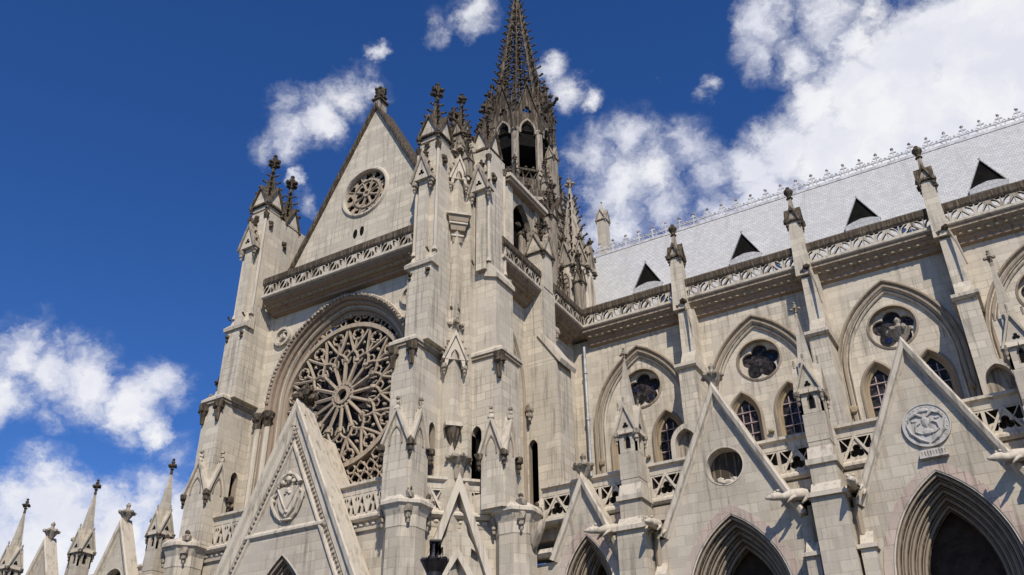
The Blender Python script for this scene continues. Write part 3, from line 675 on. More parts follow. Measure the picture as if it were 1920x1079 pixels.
for q in (-1, 1):
    for i in range(n):
        f = (i+.5)/n; a, z = q*H0*(1-f), ZF+(A0-ZF)*f
        s.blob(a-q*.54*(A0-ZF)/L, .03, z-.54*H0/L, .09, 'mould', (1, .9, 1))
part(s, 'rake_ornament', tg)
s = MB(-30.05, 30.85, 0, 'trim'); s.ext([(0, 14.05), (.14, 14.15), (.14, 14.25), (0, 14.4)], -2.35, 2.35); part(s, 'string_course', tg)
s = MB(-30.05, 31.7, 0, 'trim'); s.plate([(-H0-.05, ZF-.6), (0, A0-.75), (H0+.05, ZF-.6)], -2.0, -.4)
part(s, 'gable_roof', tg)
s = MB(-30.05, 30.85, 0, 'dark'); s.lathe(0, -.4, [(.14, A0), (.2, A0+.5), (.34, A0+.7), (.14, A0+.9), (.1, A0+1.5), (.03, A0+1.7)], 8)
for i in range(8): s.blob(.42*math.cos(i*.785), -.4+.42*math.sin(i*.785), A0+.75+.12*(i % 2), .24)
for i in range(5): s.blob(.26*math.cos(i*1.25), -.4+.26*math.sin(i*1.25), A0+1.2, .17)
part(s, 'finial', tg)
s = MB(-30.0, 30.85, 0, 'trim'); z0 = 15.75
sh = [(-.62, z0+.45), (-.3, z0+.52), (0, z0+.45), (.3, z0+.52), (.62, z0+.45), (.60, z0-.1), (.42, z0-.55), (0, z0-.95), (-.42, z0-.55), (-.60, z0-.1)][::-1]
s.plate(sh, 0, .14)
for q in (-1, 1):
    s.tube([(q*.05, .14, z0+1.15), (q*.4, .17, z0+1.0), (q*.72, .14, z0+.62), (q*.55, .17, z0+.55)], [.05, .09, .12, .05], 6)
    s.tube([(q*.68, .08, z0+.3), (q*.95, .14, z0+.1), (q*.88, .16, z0-.3), (q*.6, .1, z0-.8), (q*.3, .12, z0-1.05)], [.05, .1, .08, .08, .03], 6)
    s.tube([(q*.62, .16, z0+.45), (q*.2, .18, z0-.3), (q*-.1, .18, z0-.75)], .05, 5)
    s.blob(q*.35, .15, z0+.72, .14, 'trim'); s.blob(q*.12, .14, z0+.2, .1, 'trim'); s.blob(q*.9, .1, z0-.05, .13)
s.blob(0, .15, z0+.85, .17, 'trim'); s.blob(0, .15, z0+1.15, .12, 'trim'); s.blob(0, .1, z0-1.05, .2, 'trim', (2.2, .6, .45)); s.blob(0, .12, z0+.3, .14)
part(s, 'coat_of_arms', tg, 'carved shield with crossed straps in the big gable')
s = MB(-30.05, 30.85, 0, 'low'); portal(s, 0, 2.5, 8, 13.15, 0, 4, .24, .34, m='low', ring=False); part(s, 'portal_arch', tg)
s = MB(-30.05, 30.85, 0, 'mid'); s.plate(arch(0, 1.6, 8, 12.1, 0, 12), -2.4, -1.7, m='door')
for k in range(3): s.sweep(arch(-.8+.8*k, .4, 9.5, 10.6, 0, 8), RECT(-.04, .04, -1.7, -1.5), m='mid')
s.sweep(circ(0, 11.0, .5, 20), RECT(-.04, .04, -1.7, -1.5), closed=True, m='mid')
part(s, 'portal_door', tg)
# gable on the chamfer, its arch has trefoiled spandrels
s = MB(-22.64, 33.8, 45, 'low')
cg = [(-2.5, 8.6), (0, 15.85), (2.5, 8.6)]
s.sweep(cg, RECT(-.18, .16, .0, .55), m='trim')
gg = part(s, 'gable')
s = MB(-22.64, 33.8, 45, 'low')
s.sweep(arch(0, 1.5, 8.0, 12.75, 4, 12), RECT(-.16, .1, .02, .42), m='trim')
s.plate([(-1.9, 8.8), (-1.25, 12.2), (-.42, 13.6), (.42, 13.6), (1.25, 12.2), (1.9, 8.8)], .1, .3, [[(-.95, 12.35), (-.6, 12.5), (-.62, 12.95), (-.9, 12.75)], [(.95, 12.35), (.9, 12.75), (.62, 12.95), (.6, 12.5)], arch(0, 1.45, 8.0, 12.62, 8.81, 10)], m='low')
part(s, 'portal_arch', gg)
s = MB(-22.64, 33.8, 45, 'mid'); A1 = 16.35
s.lathe(0, .2, [(.2, A1-.3), (.26, A1+.0), (.3, A1+.3), (.55, A1+.6), (.58, A1+.68), (.3, A1+.75), (.05, A1+.8)], 10)
for i in range(9): s.blob(.55*math.cos(i*.7), .2+.55*math.sin(i*.7), A1+.66, .14, 'mid')
part(s, 'finial', gg)

# ------------------------------------------------------------------ transept: rose wall
YW = 33.4
FR = (0, YW, 0)
CXW = -29.95
s = frame_on(MB(m='wall'), FR)
s.plate([(-37.0, 14.3), (-23.0, 14.3), (-23.0, 28.4), (-37.0, 28.4)], -.6, 0, [arch(CXW, 4.55, 22.5, 27.6, 14.8, 18)])
tw = part(s, 'transept_wall')
s = frame_on(MB(m='mould'), FR)
for k, (r0, d0, mm) in enumerate(((.22, .26, 'arch'), (.02, .02, 'arch'), (-.22, -.20, 'mould'), (-.42, -.38, 'arch'))):
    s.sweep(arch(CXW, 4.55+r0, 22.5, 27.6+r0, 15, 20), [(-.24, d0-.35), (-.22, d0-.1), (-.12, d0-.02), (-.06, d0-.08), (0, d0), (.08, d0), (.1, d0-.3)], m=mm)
for r_, d_, q_, mm in ((.30, .14, .06, 'trim'), (.16, .06, .06, 'mould'), (.06, -.06, .04, 'dark'), (-.06, -.08, .07, 'mould'), (-.17, -.22, .04, 'dark'), (-.30, -.30, .08, 'trim'), (-.40, -.40, .04, 'dark'), (-.52, -.48, .06, 'mould')):  # dark bars between the rolls are painted groove shade
    s.tube([(a, d_, z) for a, z in arch(CXW, 4.55+r_, 22.5, 27.6+r_, 15, 20)], q_, 6, mm)
pa = arch(CXW, 4.55+.2, 22.5, 27.8, 22.6, 16)
for i, (a, z) in enumerate(pa):
    pass
n = 46
for j in range(len(pa)-1):
    for q in (.25, .75): a = pa[j][0]*(1-q)+pa[j+1][0]*q; z = pa[j][1]*(1-q)+pa[j+1][1]*q; s.blob(a, .22, z, .14, 'mid')
part(s, 'arch_moulding', tw)
def rose(x, y, z0, Rr, N, m, name, lab=None, spokes=True, th=.07, dep=.3):
    """wheel window: hub, spokes, trefoiled petals, a ring of circles and pointed mouchettes"""
    s = MB(x, y, 0, m)
    s.sweep(circ(0, z0, Rr, 64), RECT(-.14, .1, -dep, .16), closed=True)
    k = part(s, name, label=lab)
    def bar(s, pts, r=th, d=0): s.tube([(a, d, z0+z) for a, z in pts], r, 5)
    P = lambda r, a: (r*math.sin(a), r*math.cos(a))
    s = MB(x, y, 0, m)
    r0 = Rr*.115
    s.sweep(circ(0, z0, r0, 24), RECT(-.05, .14, -.12, .14), closed=True); s.sweep(circ(0, z0, r0+.22, 24), RECT(-.03, .06, -.1, .08), closed=True)
    part(s, 'hub', k)
    r1, r2_, r3 = Rr*.50, Rr*.63, Rr*.80
    for i in range(N):
        a = 2*math.pi*i/N; h = math.pi/N
        s = MB(x, y, 0, m); bar(s, [P(r0+.1, a), P(r1, a)], th*1.25); s.blob(P(r1, a)[0], .02, z0+P(r1, a)[1], th*2.0, m)
        part(s, 'spoke', k)
    s = MB(x, y, 0, m)
    for i in range(N):
        a = 2*math.pi*i/N; h = math.pi/N
        for q in (-1, 1):
            bar(s, [P(r1, a), P(r1+(r2_-r1)*.35, a+q*h*.1), P(r1+(r2_-r1)*.75, a+q*h*.5), P(r2_+.05, a+q*h)], th)          # pointed petals
            bar(s, [P(r1, a+q*.02), P(r1-.05*Rr, a+q*h*.45), P(r1-.01*Rr, a+q*h*.6), P(r1+.05*Rr, a+q*h*.72)], th*.6)       # cusps
            bar(s, [P(r2_, a+h*q), P(r2_+(Rr-r2_)*.3, a+q*h*.55), P(r2_+(Rr-r2_)*.65, a+q*h*.22), P(Rr-.1, a+q*h*.06)], th)   # mouchettes
            bar(s, [P(r2_+.02*Rr, a+h*q*.98), P(r3, a+q*h*1.0)], th*.8)
        c = P(r3+.075*Rr, a+h); rr = Rr*.085
        bar(s, [(c[0]+rr*math.cos(j*math.pi/4), c[1]+rr*math.sin(j*math.pi/4)) for j in range(9)], th*.75)
        for j in range(4):
            e = a+j*math.pi/2; s.blob(c[0]+rr*.75*math.cos(e), 0, z0+c[1]+rr*.75*math.sin(e), th*1.1, m)
        c = P(r2_-.03*Rr, a); rr = Rr*.055
        bar(s, [(c[0]+rr*math.cos(j*math.pi/3), c[1]+rr*math.sin(j*math.pi/3)) for j in range(7)], th*.6)
        c = P(Rr*.755, a); s.blob(c[0], 0, z0+c[1], th*1.3, m)
    part(s, 'tracery', k)
    s = MB(x, y, 0, 'glass'); s.plate(circ(0, z0, Rr, 48), -.7, -.35, m='glass'); part(s, 'glass', k)
    return k
rs = rose(-30.02, 33.95, 22.15, 4.02, 16, 'rose', 'rose_window', 'large wheel rose window above the big gable', th=.085)
# spandrel tracery round the rose and dark glass behind it
s = MB(CXW, 33.95, 0, 'glass'); s.plate(arch(0, 4.5, 22.5, 27.4, 15, 14), -.9, -.72, m='glass'); part(s, 'glass', rs)
s = MB(CXW, 33.95, 0, 'rose')
for q in (-1, 1):
    s = MB(CXW, 33.95, 0, 'rose'); row = 0; z = 15.7
    while z < 19.6:
        a = .3+(row % 2)*.3
        while a < 4.4:
            if math.hypot(a, z-22.15) > 4.3:
                s.tube([(q*a+.27*math.cos(j*math.pi/3), rnd.uniform(-.04, .04), z+.27*math.sin(j*math.pi/3)) for j in range(7)], .06, 5)
                s.tube([(q*a-.3, 0, z), (q*a, .05, z+.32), (q*a+.3, 0, z)], .05, 4); s.blob(q*a, .02, z-.22, .1)
            a += .6
        z += .55; row += 1
    s.tube([(q*4.35, 0, 15), (q*4.3, 0, 18), (q*4.15, 0, 20)], .09, 5); s.tube([(q*.1, 0, 15.6), (q*4.4, 0, 15.6)], .1, 5)
    part(s, 'spandrel_tracery', rs)
s = MB(CXW, 33.95, 0, 'rose'); s.tube([(a, 0, z-.25) for a, z in arch(0, 4.2, 22.5, 27.2, None, 10)][3:-3], .07, 5)
for q in (-1, 1):
    for (a, z) in ((.5, 26.55), (1.5, 26.25), (1.0, 26.7), (2.3, 25.8)):
        s.tube([(q*a+.2*math.cos(j*math.pi/3), 0, z+.2*math.sin(j*math.pi/3)) for j in range(7)], .05, 5)
    for a, z in ((.0, 26.9), (1.9, 26.1), (2.8, 25.4), (3.3, 24.8)): s.blob(q*a, 0, z, .15, 'rose')
part(s, 'head_tracery', rs)
upper_parapet(FR, -35.2, -24.35, 1.3, 28.0)
# roundels either side of the arch
for x in (-34.3, -25.5):
    s = MB(x, YW, 0, 'trim'); s.sweep(circ(0, 26.55, .55, 24)[::-1], RECT(-.12, .04, 0, .2), closed=True)
    s.blob(0, .06, 26.55, .26, 'trim', (1, .5, 1)); s.tube([(-.2, .1, 26.3), (.1, .14, 26.5), (.05, .12, 26.8), (.3, .1, 26.8)], .07, 5); part(s, 'roundel')
# impost capitals of the arch jambs
for x in (-35.2, -34.5, -25.4, -24.8):
    s = MB(x, YW, 0, 'mid'); s.tube([(0, .18, 15), (0, .18, 21.7)], .16, 8, 'trim'); s.lathe(0, .2, [(.16, 21.1), (.2, 21.4), (.32, 21.75), (.36, 21.9), (.3, 21.98)], 8, 'dark')
    for i in range(6): s.blob(.27*math.cos(i), .2+.27*math.sin(i), 21.6, .11, 'dark')
    part(s, 'capital')
# upper gable with its small rose
GY, GC, GA, GZ, GH = 34.0, -29.4, 42.0, 28.9, .535
s = MB(GC, GY, 0, 'wall')
zl = 31.4; hw = (GA-zl)*GH
s.plate([(-hw, GZ), (-hw, zl), (0, GA), (hw, zl), (hw, GZ)], -.6, 0, [circ(-.37, 35.4, 1.78, 48)])
ug = part(s, 'gable')
s = MB(GC, GY, 0, 'mould'); s.sweep(jag([(-hw, zl), (0, GA), (hw, zl)]), [(-.10, 0), (-.08, .1), (-.03, .2), (.10, .22), (.10, .15), (.10, -1.7), (-.10, -1.7)], m='dark')
part(s, 'coping', ug)
s = MB(GC-.37, GY, 0, 'trim'); s.sweep(circ(0, 35.4, 1.78, 48)[::-1], [(-.24, 0), (-.2, .12), (-.08, .12), (0, .02), (0, -.4), (-.24, -.4)], closed=True); part(s, 'window_surround', ug)
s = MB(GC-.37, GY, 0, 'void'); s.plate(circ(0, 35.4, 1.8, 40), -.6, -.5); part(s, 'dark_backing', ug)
s = MB(GC-.37, GY, 0, 'rose'); hl = []
for i in range(8):
    a = 2*math.pi*i/8
    def rp(pts): return [(r*math.sin(a+t_), 35.4+r*math.cos(a+t_)) for r, t_ in pts]
    hl.append(rp([(.3, 0), (.5, -.22), (.74, -.22), (.84, 0), (.74, .22), (.5, .22)]))
for i in range(12):
    a = 2*math.pi*i/12
    cxx, czz = 1.33*math.sin(a), 35.4+1.33*math.cos(a); hl.append(foil(cxx, czz, 3, .12, .135, 18, a+(i % 2)*math.pi))
for i in range(16):
    a = 2*math.pi*(i+.5)/16; cxx, czz = 1.0*math.sin(a), 35.4+1.0*math.cos(a); hl.append([(cxx+.085*math.sin(a+k*2.09), czz+.085*math.cos(a+k*2.09)) for k in range(3)])
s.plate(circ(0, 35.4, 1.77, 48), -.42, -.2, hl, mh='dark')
for i in range(8):
    a = 2*math.pi*(i+.5)/8; s.tube([(.25*math.sin(a), -.18, 35.4+.25*math.cos(a)), (.95*math.sin(a), -.16, 35.4+.95*math.cos(a))], .045, 5)
    s.tube([(1.1*math.sin(a), -.17, 35.4+1.1*math.cos(a)), (1.7*math.sin(a), -.17, 35.4+1.7*math.cos(a))], .045, 5)
s.sweep(circ(0, 35.4, .2, 16), RECT(-.05, .06, -.2, -.1), closed=True)
for rr in (.98, 1.72): s.sweep(circ(0, 35.4, rr, 40), RECT(-.03, .05, -.2, -.12), closed=True)
part(s, 'small_rose_window', ug)
for q in (-.26, .22):
    s = MB(-30.0+q, GY, 0, 'void'); s.blob(0, .0, 32.55+q*.1, .2, 'void', (.8, .2, 1.7), True, .1); part(s, 'teardrop_opening', ug)
s = MB(GC, GY, 0, 'dark'); s.box(-.2, .2, -.7, .1, GA-.2, GA+.7, 'mid'); s.box(-.34, .34, -.75, .2, GA+.5, GA+.62)
for i in range(8): s.blob(.3*math.cos(i*.785), -.25+.3*math.sin(i*.785), GA+.85+.1*(i % 2), .15)
s.lathe(0, -.25, [(.2, GA+.6), (.22, GA+1.0), (.36, GA+1.35), (.38, GA+1.5), (.26, GA+1.62), (.05, GA+1.75)], 9)
for i in range(6): s.blob(.34*math.cos(i), -.25+.34*math.sin(i), GA+1.5, .13)
part(s, 'finial', ug)
s = MB(GC, 34.4, 0, 'roof'); s.plate([(-hw-.2, GZ+1), (0, GA-.8), (hw+.2, GZ+1)], -11.4, -.5); part(s, 'transept_roof', rf)

# ------------------------------------------------------------------ corner buttresses of the transept
def lanc(cx, w_, z0, z1): return arch(cx, w_, z1-w_*1.5, z1, z0, 6)
def holed_face(s, fr, a0, a1, z0, z1, hole, m='wall', dp=.35):
    s.at(*fr); s.plate([(a0, z0), (a1, z0), (a1, z1), (a0, z1)], -dp, 0, [hole], m=m, side=True, back=False, mh='mould')
    xs = [p[0] for p in hole]; zs = [p[1] for p in hole]
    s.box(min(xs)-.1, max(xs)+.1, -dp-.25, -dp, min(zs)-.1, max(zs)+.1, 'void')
def m_gables(x0, x1, y0, y1, z, gh, p, corners=((-1, -1), (1, -1), (1, 1)), sides=(0, 90)):
    """paired gablets wrapping the lower corner of a buttress, with leaf drops"""
    for t, (cx, cy, hw) in {0: ((x0+x1)/2, y0, 0), 90: (x1, 0, 0), 270: (x0, 0, 0)}.items() if False else []: pass
    res = []
    w_ = (x1-x0)/2
    for t in sides:
        if t == 0: fr = ((x0+x1)/2, y0, 0); hw = w_
        elif t == 90: fr = (x1, y0+w_*.78, 90); hw = w_*.78
        else: fr = (x0, y0+w_, 270); hw = w_
        s = frame_on(MB(m='wall'), fr)
        s.box(-hw*.98, hw*.98, -.2, .10, 14.6, z, 'wall')
        s.plate(tri(0, z, z+gh, hw*.98), -.2, .10, m='wall')
        s.sweep([(-hw*1.08, z-gh*.05), (0, z+gh), (hw*1.08, z-gh*.05)], RECT(-.02, .10, -.15, .24), m='trim')
        s.sweep(arch(0, hw*.5, z+gh*.05, z+gh*.5, z-.1, 6), RECT(-.03, .03, .1, .15), m='mould')
        g_ = part(s, 'gablet', p)
        s = frame_on(MB(m='trim'), fr); s.blob(0, .14, z+gh+.12, .15, 'trim'); s.blob(0, .14, z+gh+.36, .10, 'trim'); s.blob(0, .14, z+gh+.58, .12, 'mid'); part(s, 'gablet_finial', p)
    for q in corners:
        X = x1 if q[0] > 0 else x0; Y = y0 if q[1] < 0 else y0+2*w_
        s = MB(X+q[0]*.1, Y+q[1]*.1, 0, 'dark'); corbel(s, 0, 0, z-.15, .22); part(s, 'leaf_corbel', p)
def hood(fr, w_, z, h, p=None, deep=.35, m='trim'):
    """traceried canopy hood on a narrow shaft with leafy ends"""
    s = frame_on(MB(m=m), fr)
    s.box(-w_*.55, w_*.55, -.3, deep*.55, z-5.0, z, 'wall')
    s.plate([(-w_, z), (0, z+h), (w_, z)][::1], 0, deep, [foil(0, z+h*.28, 3, w_*.2, w_*.17, 24)], mh='void'); s.box(-w_*.4, w_*.4, .0, deep*.6, z+.03, z+h*.5, 'mid')
    s.sweep([(-w_*1.15, z-.12), (0, z+h), (w_*1.15, z-.12)], RECT(0, .12, 0, deep+.1), m='mid')
    k = part(s, 'canopy', p)
    for q in (-1, 1):
        s = frame_on(MB(m='mid'), fr); corbel(s, q*w_, deep*.7, z-.15, .19, 'mid'); part(s, 'leaf_corbel', k)
    s = frame_on(MB(m='dark'), fr); s.finial(0, deep*.5, z+h, h*.5, 'dark'); 
    for i in range(2):
        for q in (-1, 1): s.crocket(q*w_*(.75-.4*i), deep*.6, z+h*(.3+.4*i), q, .3, .14)
    part(s, 'finial', k)
    return k
def string_box(s, x0, x1, y0, y1, z, o=.16, m='trim'):
    for d_, a, b_ in ((o, z+.06, z+.2), (o*.6, z-.1, z+.06)): s.at(0, 0, 0); s.box(x0-d_, x1+d_, -y1-d_, -y0+d_, a, b_, 'mould' if a < z else m)
    s.frus((x0+x1)/2, -(y0+y1)/2, z+.2, z+.45, (x1-x0)/2+o, (x1-x0)/2-.1, m, (y1-y0)/2+o, (y1-y0)/2-.1)

def transept_buttress(L, mirror):
    """L: lower stage (x0,x1), upper stage (x0,x1)"""
    (x0, x1), (u0, u1) = L
    y0 = 31.2
    s = MB(0, 0, 0, 'wall'); s.box(x0+.02, x1-.36, -33.4, -y0-.3, 14.5, 22.3); s.box(x0, x1, -y0-.4, -y0, 14.5, 22.3)
    s.box(x1-.37, x1-.01, -33.41, -31.5, 18.9, 22.3)
    holed_face(s, (x1, 32.45, 90), -.93, .95, 14.5, 18.9, lanc(.35, .24, 15.6, 18.75))
    b = part(s, 'buttress')
    s = MB(0, 0, 0, 'trim'); string_box(s, x0, x1, y0, 33.3, 22.3); part(s, 'string_course', b)
    m_gables(x0-.05, x1+.02, y0-.08, 0, 17.3, 1.55, b)
    for q in ((x1-.1, y0-.1), (x0+.1, y0-.1)):
        s = MB(q[0], q[1], 0, 'dark'); s.lathe(0, 0, [(.1, 21.1), (.14, 21.5), (.26, 21.9), (.3, 22.2)], 7)
        for i in range(5): s.blob(.2*math.cos(i*1.25), .2*math.sin(i*1.25), 21.85, .13, 'dark')
        part(s, 'leaf_corbel', b)
    yu = 31.55
    s = MB(0, 0, 0, 'wall'); s.box(u0-.05, u1+.05, -34.2, -yu, 22.5, 26.9)
    s.ext([(-34.2, 26.9), (-yu, 26.9), (-yu-.35, 27.7), (-34.2, 27.7)], u0-.05, u1+.05); s.box(u0, u1, -35.3, -yu-.35, 26.9, 35.0)
    part(s, 'upper_buttress', b)
    s = MB(0, 0, 0, 'trim'); s.ext([(-yu-.5, 26.75), (-yu+.12, 26.75), (-yu+.16, 26.95), (-yu-.5, 27.6)], u0-.2, u1+.2, 'trim'); part(s, 'weathering', b)
    for q in (u0+.1, u1-.1):
        s = MB(q, yu, 0, 'dark'); s.crocket(0, 0, 27.5, 0, 1, .14); s.blob(0, .05, 26.4, .15, 'dark'); s.blob(0, .03, 26.15, .1, 'dark'); part(s, 'crocket', b)
    hood(((u0+u1)/2-.05, yu+.35, 0), .52, 32.2, 1.5, b, .5)
    w_ = (u1-u0)/2
    for yy, zz in ((yu+.35+w_, 35.2), (yu+.35+3*w_+.35, 34.9)):
        k_ = .92 if yy < 33 else .82
        pinnacle((u0+u1)/2, yy-.06+(.0 if k_ > .9 else .05), zz-.05, w_*k_, (.35 if k_ > .9 else .1), 1.3, 2.5, 1.5, 4, 'wall', 'dark', 'dark', drops=.2, crock_r=.2, pw=.75)
transept_buttress(((-24.72, -23.42), (-24.3, -23.0)), False)
transept_buttress(((-37.25, -35.95), (-36.85, -35.55)), True)
s = MB(0, 0, 0, 'wall'); s.box(-36.4, -35.2, -34.3, -33.35, 14.5, 29); s.box(-38.6, -37.0, -35.5, -33.5, 0, 23.5, 'low'); part(s, 'corner_mass')
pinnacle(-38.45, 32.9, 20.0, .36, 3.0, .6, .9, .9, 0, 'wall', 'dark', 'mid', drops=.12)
for X, Y, Z, q in ((-23.0, 32.4, 34.0, .24), (-23.0, 33.4, 33.6, .22), (-23.75, 31.88, 34.9, .16), (-21.9, 34.25, 34.2, .2), (-21.25, 34.7, 33.6, .26), (-22.6, 34.1, 31.6, .16), (-23.2, 33.2, 31.6, .16), (-35.55, 32.3, 34.2, .2), (-36.3, 31.88, 34.6, .18), (-35.55, 33.6, 33.4, .2)):
    s = MB(X, Y, 0, 'dark'); s.blob(0, 0, Z, q, 'dark'); s.blob(.1, 0, Z-q*1.1, q*.7, 'dark'); s.blob(0, 0, Z-q*1.9, q*.45, 'dark'); part(s, 'leaf_boss')
for a_, b_ in ((-24.3, 31.88), (-23.0, 31.88), (-23.0, 35.2), (-36.85, 31.88), (-35.55, 31.88), (-22.55, 34.25), (-21.25, 34.25), (-21.25, 35.9)):
    s = MB(a_, b_, 0, 'trim'); s.tube([(0, 0, 27.9), (0, 0, 34.6)], .085, 7); s.lathe(0, 0, [(.09, 34.3), (.17, 34.6), (.19, 34.75)], 7, 'dark'); s.lathe(0, 0, [(.16, 27.7), (.1, 27.95)], 7)
    part(s, 'colonnette')
pinnacle(-22.95, 34.0, 34.4, .36, 2.2, .9, 2.0, 1.1, 4, 'mid', 'dark', 'dark', drops=.16, crock_r=.17, pw=.8)
pinnacle(-22.3, 33.7, 33.2, .22, 1.2, .6, 1.3, .8, 3, 'mid', 'dark', 'dark', drops=.1, crock_r=.13, pw=.8)
pinnacle(-23.6, 33.3, 33.6, .22, 1.2, .6, 1.3, .8, 3, 'mid', 'dark', 'dark', drops=.1, crock_r=.13, pw=.8)
# corner turret core and the east-facing buttress
s = MB(0, 0, 0, 'wall'); s.box(-24.6, -22.2, -36.2, -33.95, 0, 36); s.box(-24.0, -22.6, -34.2, -33.3, 0, 34.5); part(s, 'corner_turret')
s = MB(-23.0, 33.75, 45, 'wall'); s.box(-.36, .36, -.9, .12, 14.5, 21.6); s.box(-.34, .34, -.9, .2, 21.6, 28.6); s.box(-.2, .2, .2, .27, 23, 28)
cf = part(s, 'diagonal_shaft')
for zt_, hh, ww in ((22.0, 1.25, .5), (33.0, 1.3, .42)):
    s = MB(-23.0, 33.75, 45, 'trim')
    s.plate([(-ww, zt_), (0, zt_+hh), (ww, zt_)], .1, .62, [arch(0, ww*.42, zt_+.15, zt_+.55, zt_+.02, 5)]); s.box(-ww*.5, ww*.5, .1, .4, zt_+.02, zt_+hh*.5, 'mid')
    for q in (-1, 1):
        s.plate([(q*ww, zt_-.35), (q*ww*.75, zt_-.35), (q*ww*.55, zt_+.1), (q*ww, zt_+.1)][::q], .1, .6)
    s.sweep([(-ww*1.1, zt_-.05), (0, zt_+hh+.05), (ww*1.1, zt_-.05)], RECT(0, .12, .08, .72), m='trim')
    k = part(s, 'canopy', cf)
    s = MB(-23.0, 33.75, 45, 'dark')
    for i in range(3):
        for q in (-1, 1): s.crocket(q*ww*(.85-.28*i), .5, zt_+hh*(.2+.28*i), q, .3, .15, 'mid')
    s.finial(0, .4, zt_+hh, 1.5, 'mid')
    part(s, 'finial', cf)
    for q in (-1, 1):
        s = MB(-23.0, 33.75, 45, 'mid'); corbel(s, q*ww, .5, zt_-.35, .16, 'mid'); part(s, 'leaf_corbel', cf)
s = MB(-23.0, 33.75, 45, 'dark'); s.blob(0, .35, 25.2, .2); s.blob(-.13, .35, 24.95, .17); s.blob(.13, .35, 24.95, .17); s.blob(0, .35, 25.55, .12); s.tube([(0, .3, 24.1), (0, .32, 24.9)], .07, 5, 'mid'); part(s, 'trefoil_finial', cf)
s = MB(-23.0, 33.75, 45, 'mid')
for r_, z_ in ((.14, 28.3), (.28, 28.9), (.42, 29.6), (.56, 30.1)): s.frus(0, .25, z_, z_+.35, r_*.9, r_, 'mould'); s.frus(0, .25, z_+.35, z_+.45, r_*1.18, r_*1.18, 'trim')
part(s, 'statue_corbel', cf)
s = MB(-23.0, 33.75, 45, 'mid'); s.lathe(0, .4, [(.1, 17.3), (.2, 17.7), (.34, 18.2), (.4, 18.5)], 8, 'dark'); s.box(-.42, .42, 0, .8, 18.5, 18.7, 'trim'); part(s, 'statue_corbel', cf)
x0, x1, y0, y1 = -22.55, -20.55, 34.3, 36.0
s = MB(0, 0, 0, 'wall'); s.box(x0, x1, -y1, -y0-.36, 14.5, 22.3); s.box(x0, x1-.02, -y0-.37, -y0-.01, 18.9, 22.3)
holed_face(s, (-21.55, y0, 0), -1.0, 1.0, 14.5, 18.9, lanc(-.38, .27, 15.4, 18.75))
eb = part(s, 'buttress')
s = MB(0, 0, 0, 'trim'); string_box(s, x0, x1, y0, y1, 22.3); part(s, 'string_course', eb)
m_gables(-21.55, -20.42, y0-.1, 0, 17.2, 1.6, eb)
for q in ((x1-.05, y0-.1),):
    s = MB(q[0], q[1], 0, 'dark'); s.lathe(0, 0, [(.1, 20.9), (.14, 21.4), (.26, 21.9), (.3, 22.2)], 7)
    for i in range(5): s.blob(.2*math.cos(i*1.25), .2*math.sin(i*1.25), 21.8, .14, 'dark')
    part(s, 'leaf_corbel', eb)
s = MB(0, 0, 0, 'wall'); s.box(-22.6, -20.85, -y1, -y0-.05, 22.4, 26.9); s.box(-22.55, -21.25, -y1, -y0-.05, 26.9, 35.3); part(s, 'upper_buttress', eb)
s = MB(0, 0, 0, 'trim'); s.add([(-21.5, -y1, 26.9), (-20.7, -y1, 26.6), (-20.7, -y1, 26.85), (-21.3, -y1, 27.8), (-21.5, -y0+.08, 26.9), (-20.7, -y0+.08, 26.6), (-20.7, -y0+.08, 26.85), (-21.3, -y0+.08, 27.8)], [(0, 1, 2, 3), (7, 6, 5, 4), (0, 4, 5, 1), (1, 5, 6, 2), (2, 6, 7, 3), (3, 7, 4, 0)]); part(s, 'weathering', eb)
for q in (-22.2, -21.4):
    s = MB(q, y0, 0, 'dark'); s.crocket(0, 0, 27.9, 0, 1, .14); part(s, 'crocket', eb)
hood((-21.6, y0, 0), .52, 32.2, 1.5, eb, .5)
for X, Y, zz in ((-21.95, 35.05, 34.9), (-22.75, 35.9, 34.5)): pinnacle(X, Y, zz+.25, .56, .35, 1.4, 2.4, 1.4, 4, 'wall', 'dark', 'dark', drops=.2, crock_r=.2, pw=.75)
# piers at the string level of the lower stage
for X, Y in ((-24.1, 31.95), (-20.55, 35.45), (-37.0, 31.4)):
    s = MB(X, Y, 0, 'low'); s.lathe(0, 0, [(.92, 0), (.92, 13.6)], 8, rot=R(22.5)); p = part(s, 'pier')
    s = MB(X, Y, 0, 'trim'); s.lathe(0, 0, [(.94, 13.5), (.96, 14.0), (1.12, 14.35), (1.25, 14.45), (1.25, 14.6), (1.0, 14.85), (.6, 14.95)], 8, rot=R(22.5)); part(s, 'pier_cap', p)
    for i in range(4):
        a = R(45+90*i); s = MB(X+1.0*math.cos(a), Y+1.0*math.sin(a), 0, 'mid'); corbel(s, 0, 0, 14.2, .22, 'mid'); s.blob(0, 0, 14.8, .26, 'mid'); s.blob(0, 0, 15.1, .15, 'dark'); part(s, 'leaf_corbel', p)

